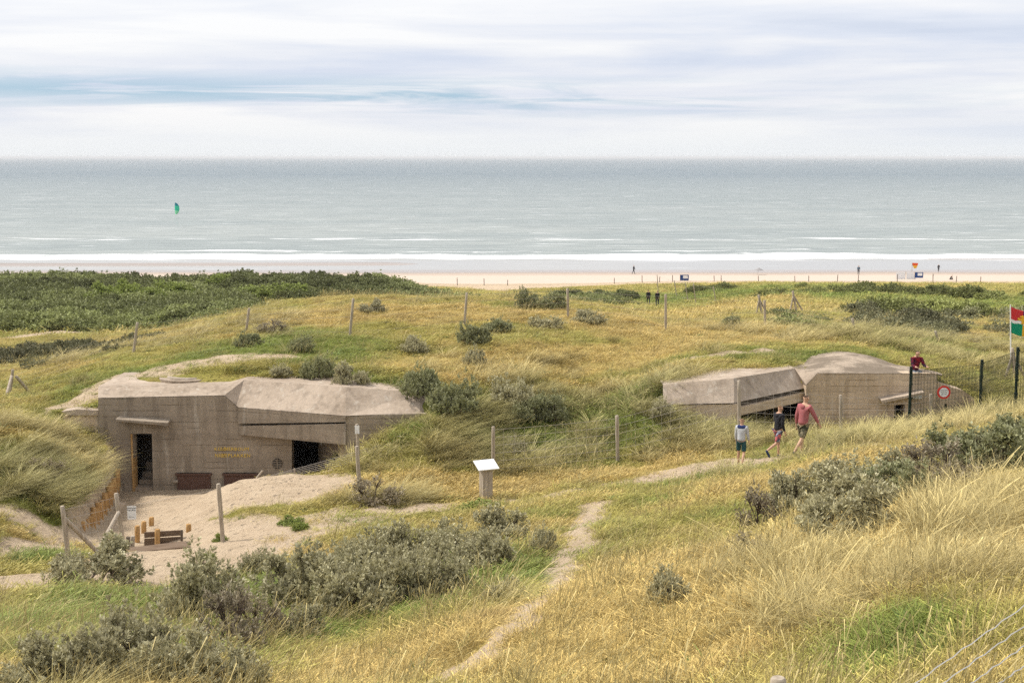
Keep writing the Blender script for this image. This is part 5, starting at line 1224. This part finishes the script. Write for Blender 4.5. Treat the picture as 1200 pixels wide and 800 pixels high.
kite_part('blue_tip', .5, 1.5, m_simple('kite_blue', (.0, .22, .28), .6, .1)); kite_part('green_canopy', -.4, .5, m_simple('kite_green', (.02, .52, .30), .6, .1)); kite_part('pale_tip', -1.5, -.4, m_simple('kite_pale_green', (.22, .66, .36), .6, .1))

# ------------------------------------------------------------------ people
def skin_mesh(name, chains, mat, level=2, root=0):
    """chains: list of [(point, radius), ...]; a chain may start with an int index of an earlier vertex"""
    V_ = []; E_ = []; Rr = []
    for ch in chains:
        prev = None
        for it in ch:
            if isinstance(it, int): prev = it; continue
            p, r = it; V_.append(p); Rr.append(r if isinstance(r, tuple) else (r, r))
            if prev is not None: E_.append((prev, len(V_) - 1))
            prev = len(V_) - 1
    me = bpy.data.meshes.new(name); me.from_pydata([tuple(p) for p in V_], E_, []); o = bpy.data.objects.new(name, me); COL.objects.link(o)
    md = o.modifiers.new('s', 'SKIN'); md.use_smooth_shade = True
    for d, r in zip(me.skin_vertices[0].data, Rr): d.radius = r
    for i, d in enumerate(me.skin_vertices[0].data): d.use_root = (i == root)
    sb = o.modifiers.new('ss', 'SUBSURF'); sb.levels = level; sb.render_levels = level
    dg = bpy.context.evaluated_depsgraph_get(); m2 = bpy.data.meshes.new_from_object(o.evaluated_get(dg)); bpy.data.objects.remove(o)
    m2.name = name; m2.materials.clear(); m2.materials.append(mat); return m2
def dirv(a, b): """a: swing forward (+y), b: outward""" ; return Vector((math.sin(b) * math.cos(a), math.sin(a), -math.cos(a) * math.cos(b)))
def join_mb(me, mb):
    bm = bmesh.new(); bm.from_mesh(me); m2 = bpy.data.meshes.new('t'); m2.from_pydata([tuple(v) for v in mb.v], [], mb.f); bm.from_mesh(m2); bm.to_mesh(me); bm.free(); bpy.data.meshes.remove(m2)
    for p in me.polygons: p.use_smooth = True
def person(label, loc, face, H, pose, skin, top, bottom, shoe, hair, long_leg=False, hood=None, group=None, detail=True, two_tone=None, sleeve=True, carry=None):
    """face: heading (degrees from +Y, clockwise). pose: leg/arm swing angles in degrees"""
    s = H / 1.75; e = empty('person', loc, -R(face)); tag(e, label, 'person', group)
    P_ = dict(hipz=.93, lean=4, lthigh=20, lshin=10, rthigh=-15, rshin=-35, larm=-20, lfore=15, rarm=20, rfore=20, lout=8, rout=8, head=10, footl=0, footr=0); P_.update(pose)
    hip = Vector((0, 0, P_['hipz'])); ln = R(P_['lean']); up = Vector((0, math.sin(ln), math.cos(ln)))
    chest = hip + up * .30; neck = hip + up * .50; hd = neck + Vector((0, math.sin(ln + R(P_['head'])), math.cos(ln + R(P_['head'])))) * .09
    J = {}
    for sd_, sg in (('l', -1), ('r', 1)):
        h0 = hip + Vector((sg * .09, 0, -.03)); th = dirv(R(P_[sd_ + 'thigh']), R(sg * 3)); k = h0 + th * .43; sh = dirv(R(P_[sd_ + 'shin']), R(sg * 1)); a_ = k + sh * .42
        J[sd_ + 'h'], J[sd_ + 'k'], J[sd_ + 'a'] = h0, k, a_
        fd = R(P_['foot' + sd_]); J[sd_ + 't'] = a_ + Vector((sg * .02, .16 * math.cos(fd), -.03 + .16 * math.sin(fd)))
        s0 = neck + Vector((sg * .17, 0, -.06)); ua = dirv(R(P_[sd_ + 'arm']), R(sg * P_[sd_ + 'out'])); el = s0 + ua * .28; fa = dirv(R(P_[sd_ + 'fore']), R(sg * P_.get(sd_ + 'fin', 4))); wr = el + fa * .25
        J[sd_ + 's'], J[sd_ + 'e'], J[sd_ + 'w'], J[sd_ + 'hand'] = s0, el, wr, wr + fa * .08
    S = lambda p: Vector(p) * s
    f = lambda r: (r[0] * s, r[1] * s) if isinstance(r, tuple) else r * s
    c = [[(S(hip), f((.13, .10))), (S(hip + up * .14), f((.12, .09))), (S(chest), f((.145, .10))), (S(neck - up * .04), f((.10, .075))), (S(neck + up * .03), f(.05)), (S(hd), f((.062, .07))), (S(hd + up * .08), f((.075, .088))), (S(hd + up * .15), f((.060, .070)))]]
    for sd_ in 'lr':
        c.append([0, (S(J[sd_ + 'h'] + Vector((0, 0, -.06))), f(.082)), (S(J[sd_ + 'h'].lerp(J[sd_ + 'k'], .5)), f(.07)), (S(J[sd_ + 'k']), f(.05)), (S(J[sd_ + 'k'].lerp(J[sd_ + 'a'], .35)), f(.052)), (S(J[sd_ + 'a']), f(.034)), (S(J[sd_ + 't']), f(.03))])
        c.append([3, (S(J[sd_ + 's']), f(.055)), (S(J[sd_ + 'e']), f(.038)), (S(J[sd_ + 'w']), f(.026)), (S(J[sd_ + 'hand']), f((.034, .022)))])
    body = skin_mesh('body', c, skin, 2)
    mb = MB()
    hc = S(hd + up * .07); fw = Vector((0, 1, 0))
    hdir = Vector((0, math.cos(R(P_['head'] * 2)), -math.sin(R(P_['head'] * 2))))
    mb.tube([hc + hdir * .075 * s + Vector((0, 0, .015 * s)), hc + hdir * .112 * s - Vector((0, 0, .012 * s))], [.008 * s, .013 * s], 6)
    for sg in (-1, 1): mb.tube([hc + Vector((sg * .074 * s, 0, -.02 * s)), hc + Vector((sg * .088 * s, -.01 * s, .02 * s))], [.014 * s, .018 * s], 6)
    if detail:
        for sd_, sg in (('l', -1), ('r', 1)):
            hnd = S(J[sd_ + 'hand']); fd = (J[sd_ + 'hand'] - J[sd_ + 'w']).normalized(); sx_ = Vector((0, 1, 0)) if abs(fd.y) < .8 else Vector((1, 0, 0)); curl = Vector((-sg, 0, 0))
            for k in range(4):
                b_ = hnd + sx_ * (.012 * (k - 1.5) * 1.35 * s) + fd * .015 * s; l_ = (.062, .070, .066, .052)[k] * s
                mb.tube([b_, b_ + fd * l_ * .5, b_ + fd * l_ * .85 + curl * l_ * .3], [.0085 * s, .008 * s, .006 * s], 6)
            tb = hnd + sx_ * .028 * s - fd * .02 * s; mb.tube([tb, tb + (sx_ * .6 + fd).normalized() * .03 * s, tb + (sx_ * .3 + fd).normalized() * .055 * s], [.010 * s, .009 * s, .007 * s], 6)
    join_mb(body, mb); link_mesh('body', body, e)
    # hair: a cap over the back and top of the skull
    c = [[(hc + Vector((0, -.018, .028)) * s, f((.080, .088))), (hc + Vector((0, -.012, .085)) * s, f((.066, .078)))]]
    link_mesh('hair', skin_mesh('hair', c, hair, 2), e)
    # top
    c = [[(S(hip - up * .07), f((.150, .125))), (S(hip + up * .03), f((.155, .125))), (S(hip + up * .14), f((.150, .12))), (S(chest), f((.168, .125))), (S(neck - up * .05), f((.125, .095))), (S(neck + up * .015), f((.068, .065)))]]
    for sd_ in 'lr': c.append([4, (S(J[sd_ + 's']), f(.075)), (S(J[sd_ + 'e']), f(.058)), (S(J[sd_ + 'w'].lerp(J[sd_ + 'e'], .08)), f(.042))])
    to = link_mesh('hoodie' if hood else 'jacket', skin_mesh('top', c, top, 2), e)
    if hood:
        c = [[(S(neck + Vector((0, -.055, .0))), f((.095, .05))), (S(neck + Vector((0, -.10, -.09))), f((.085, .045))), (S(neck + Vector((0, -.085, -.15))), f((.04, .02)))]]
        link_mesh('hood', skin_mesh('hood', c, hood, 2), to)
    if two_tone:
        c = [[(S(neck + Vector((-.17, -.01, -.075))), f((.078, .082))), (S(neck + Vector((0, -.02, -.085))), f((.10, .118))), (S(neck + Vector((.17, -.01, -.075))), f((.078, .082)))]]
        link_mesh('yoke', skin_mesh('yoke', c, two_tone, 2, 1), to)
    # trousers or shorts
    c = [[(S(hip + up * .03), f((.145, .115)))]]
    for sd_ in 'lr':
        a_, b_ = J[sd_ + 'h'], J[sd_ + 'k']
        l_ = [0, (S(a_ + Vector((0, 0, -.06))), f(.10)), (S(a_.lerp(b_, .5)), f(.092)), (S(a_.lerp(b_, .93)), f(.085 if not long_leg else .066))]
        if long_leg: l_ += [(S(b_.lerp(J[sd_ + 'a'], .5)), f(.060)), (S(b_.lerp(J[sd_ + 'a'], .93)), f(.052))]
        c.append(l_)
    link_mesh('trousers' if long_leg else 'shorts', skin_mesh('legwear', c, bottom, 2), e)
    for sd_ in 'lr':
        a_, t_ = J[sd_ + 'a'], J[sd_ + 't']; d = (t_ - a_); 
        c = [[(S(a_ - d * .25 + Vector((0, 0, -.018))), f((.042, .040))), (S(a_ + d * .35 + Vector((0, 0, -.015))), f((.045, .042))), (S(t_ + d * .3 + Vector((0, 0, -.008))), f((.042, .030)))]]
        link_mesh('shoe', skin_mesh('shoe', c, shoe, 2), e)
    if carry: carry(e, S(J['lhand']), s)
    lo = min(J['la'].z, J['lt'].z, J['ra'].z, J['rt'].z) - .055
    if not pose.get('seated'): e.location.z = loc[2] - lo * s
    return e
sk = m_simple('skin', (.50, .30, .20), .6, .1); cl = lambda n, c: m_simple(n, c, .9, .22, 25)
blond = m_simple('light_brown_hair', (.20, .12, .06), .8, .3); brown = m_simple('brown_hair', (.07, .038, .022), .8, .3); dark = m_simple('dark_hair', (.018, .012, .010), .8, .3)
def camo(name, a_, b_, c_, sc):
    t = NT(name); n = t.noise(t.coord(), sc, 2); col = t.ramp(n, [(.40, a_), (.47, b_), (.53, b_), (.58, c_)]); return t.fin(col, .9, .1)
sh_dark = cl('dark_trainers', (.045, .05, .06)); sh_blue = cl('blue_trainers', (.02, .04, .10)); sh_pur = cl('purple_trainers', (.07, .03, .05))
def bag(e, p, s):
    w = MB(); w.tube([p + Vector((0, 0, .02)), p + Vector((.0, .02, -.09)), p + Vector((0, .03, -.15))], [.012, .035, .02], 8); me_ = w.build('bottle', M['white'], None)
    me_.parent = e
g = ground(868, 547); person('child in pale grey hoodie with navy shoulders and dark green shorts, last in line', (g.x, g.y, g.z), 24, 1.40, dict(lthigh=12, lshin=4, rthigh=-4, rshin=-38, larm=6, lfore=20, rarm=10, rfore=22, footr=-40, head=8), sk, cl('pale_grey_fleece', (.50, .51, .53)), cl('teal_shorts', (.02, .07, .075)), sh_pur, blond, two_tone=cl('navy_yoke', (.02, .035, .12)), group=None)
g = ground(911, 537); person('boy in a black hooded jacket and patterned shorts walking in the middle', (g.x, g.y, g.z), 62, 1.56, dict(lthigh=16, lshin=2, rthigh=-20, rshin=-62, larm=10, lfore=25, rarm=-8, rfore=20, footr=-60, head=14), sk, cl('black_jacket', (.018, .018, .022)), camo('patterned_shorts', (.35, .36, .42), (.07, .07, .10), (.45, .12, .12), 9), sh_blue, blond, hood=cl('black_hood', (.015, .015, .018)))
g = ground(940, 536); mv = person('man in a faded red hoodie and camouflage shorts leading the walk', (g.x, g.y, g.z), 52, 1.76, dict(lthigh=14, lshin=0, rthigh=-24, rshin=-44, larm=-14, lfore=4, rarm=26, rfore=30, rout=16, rfin=10, footr=-40, head=16, lean=6), sk, cl('faded_red_cotton', (.36, .115, .12)), camo('camouflage_cotton', (.11, .10, .06), (.20, .17, .11), (.055, .055, .035), 7), sh_dark, brown, hood=cl('red_hood', (.30, .09, .095)))
sp3 = at(1066, 428, 47.6)
person('person in a dark red top sitting on the edge of the right bunker roof', (sp3.x, 47.0, at(1064, 436, 47.0).z - .80), 172, 1.72, dict(seated=True, hipz=.90, lean=16, head=26, lthigh=82, lshin=0, rthigh=78, rshin=-8, larm=35, lfore=88, lfin=-30, rarm=35, rfore=88, rfin=-30, lout=10, rout=10), sk, camo('dark_red_top', (.25, .02, .025), (.13, .015, .03), (.03, .015, .03), 4), cl('grey_blue_jeans', (.20, .23, .28)), sh_dark, dark, long_leg=True)
pd = cl('dark_coat', (.012, .012, .016)); pj = cl('dark_trousers', (.03, .032, .04))
g = on(757.5, 150); person('person in dark clothes walking to the beach, left of the pair', g, 0, 1.75, dict(), sk, pd, pj, sh_dark, dark, True, group='dark clad pair walking to the beach', detail=False)
g = on(767.8, 148); person('person in dark clothes with a pale patch on the back, right of the pair', g, 5, 1.82, dict(lthigh=-12, lshin=-25, rthigh=15, rshin=6), sk, pd, pj, sh_dark, dark, True, group='dark clad pair walking to the beach', detail=False)
g = on(740, 254); person('tiny dark figure standing on the sand above the fence, left one', g, 80, 1.75, dict(), sk, pj, pd, sh_dark, dark, True, group='far figures on the beach', detail=False)
g = on(999, 250); person('tiny figure in blue-grey standing near the water on the right', g, 20, 1.8, dict(), sk, cl('grey_blue_top', (.08, .12, .17)), pd, sh_dark, dark, True, group='far figures on the beach', detail=False)
g = on(166, 226); person('far figure walking behind the left thicket by the beach posts', g, 90, 1.75, dict(), sk, pd, pj, sh_dark, dark, True, group='far figures on the beach', detail=False)
g = on(1091, 262); person('far figure in black wading at the water line on the right', g, 30, 1.5, dict(), sk, pd, pd, sh_dark, dark, True, group='far figures on the beach', detail=False)
g = on(1105, 232); person('dark figure crouching low on the sand right of the windbreak', (g.x, g.y, g.z - .42), 90, 1.7, dict(seated=True, hipz=.55, lthigh=95, lshin=0, rthigh=95, rshin=0, lean=25), sk, pd, pd, sh_dark, dark, True, group='far figures on the beach', detail=False)
bpy.context.view_layer.update()

# ------------------------------------------------------------------ air
def haze():
    w = MB(); w.box((-46000, -400, -12), (46000, 61000, 27)); o = w.build('haze', None)
    m = bpy.data.materials.new('sea_air'); m.use_nodes = True; nt = m.node_tree; nt.nodes.clear()
    out = nt.nodes.new('ShaderNodeOutputMaterial'); v = nt.nodes.new('ShaderNodeVolumePrincipled'); nt.links.new(v.outputs[0], out.inputs['Volume'])
    v.inputs['Color'].default_value = (.95, .96, .98, 1); v.inputs['Density'].default_value = 9e-5; v.inputs['Anisotropy'].default_value = 0.0

    o.data.materials.clear(); o.data.materials.append(m); tag(o, kind='stuff'); tag(o, 'thin pale sea haze over the water', 'haze')
haze()
scene.cycles.volume_bounces = 0
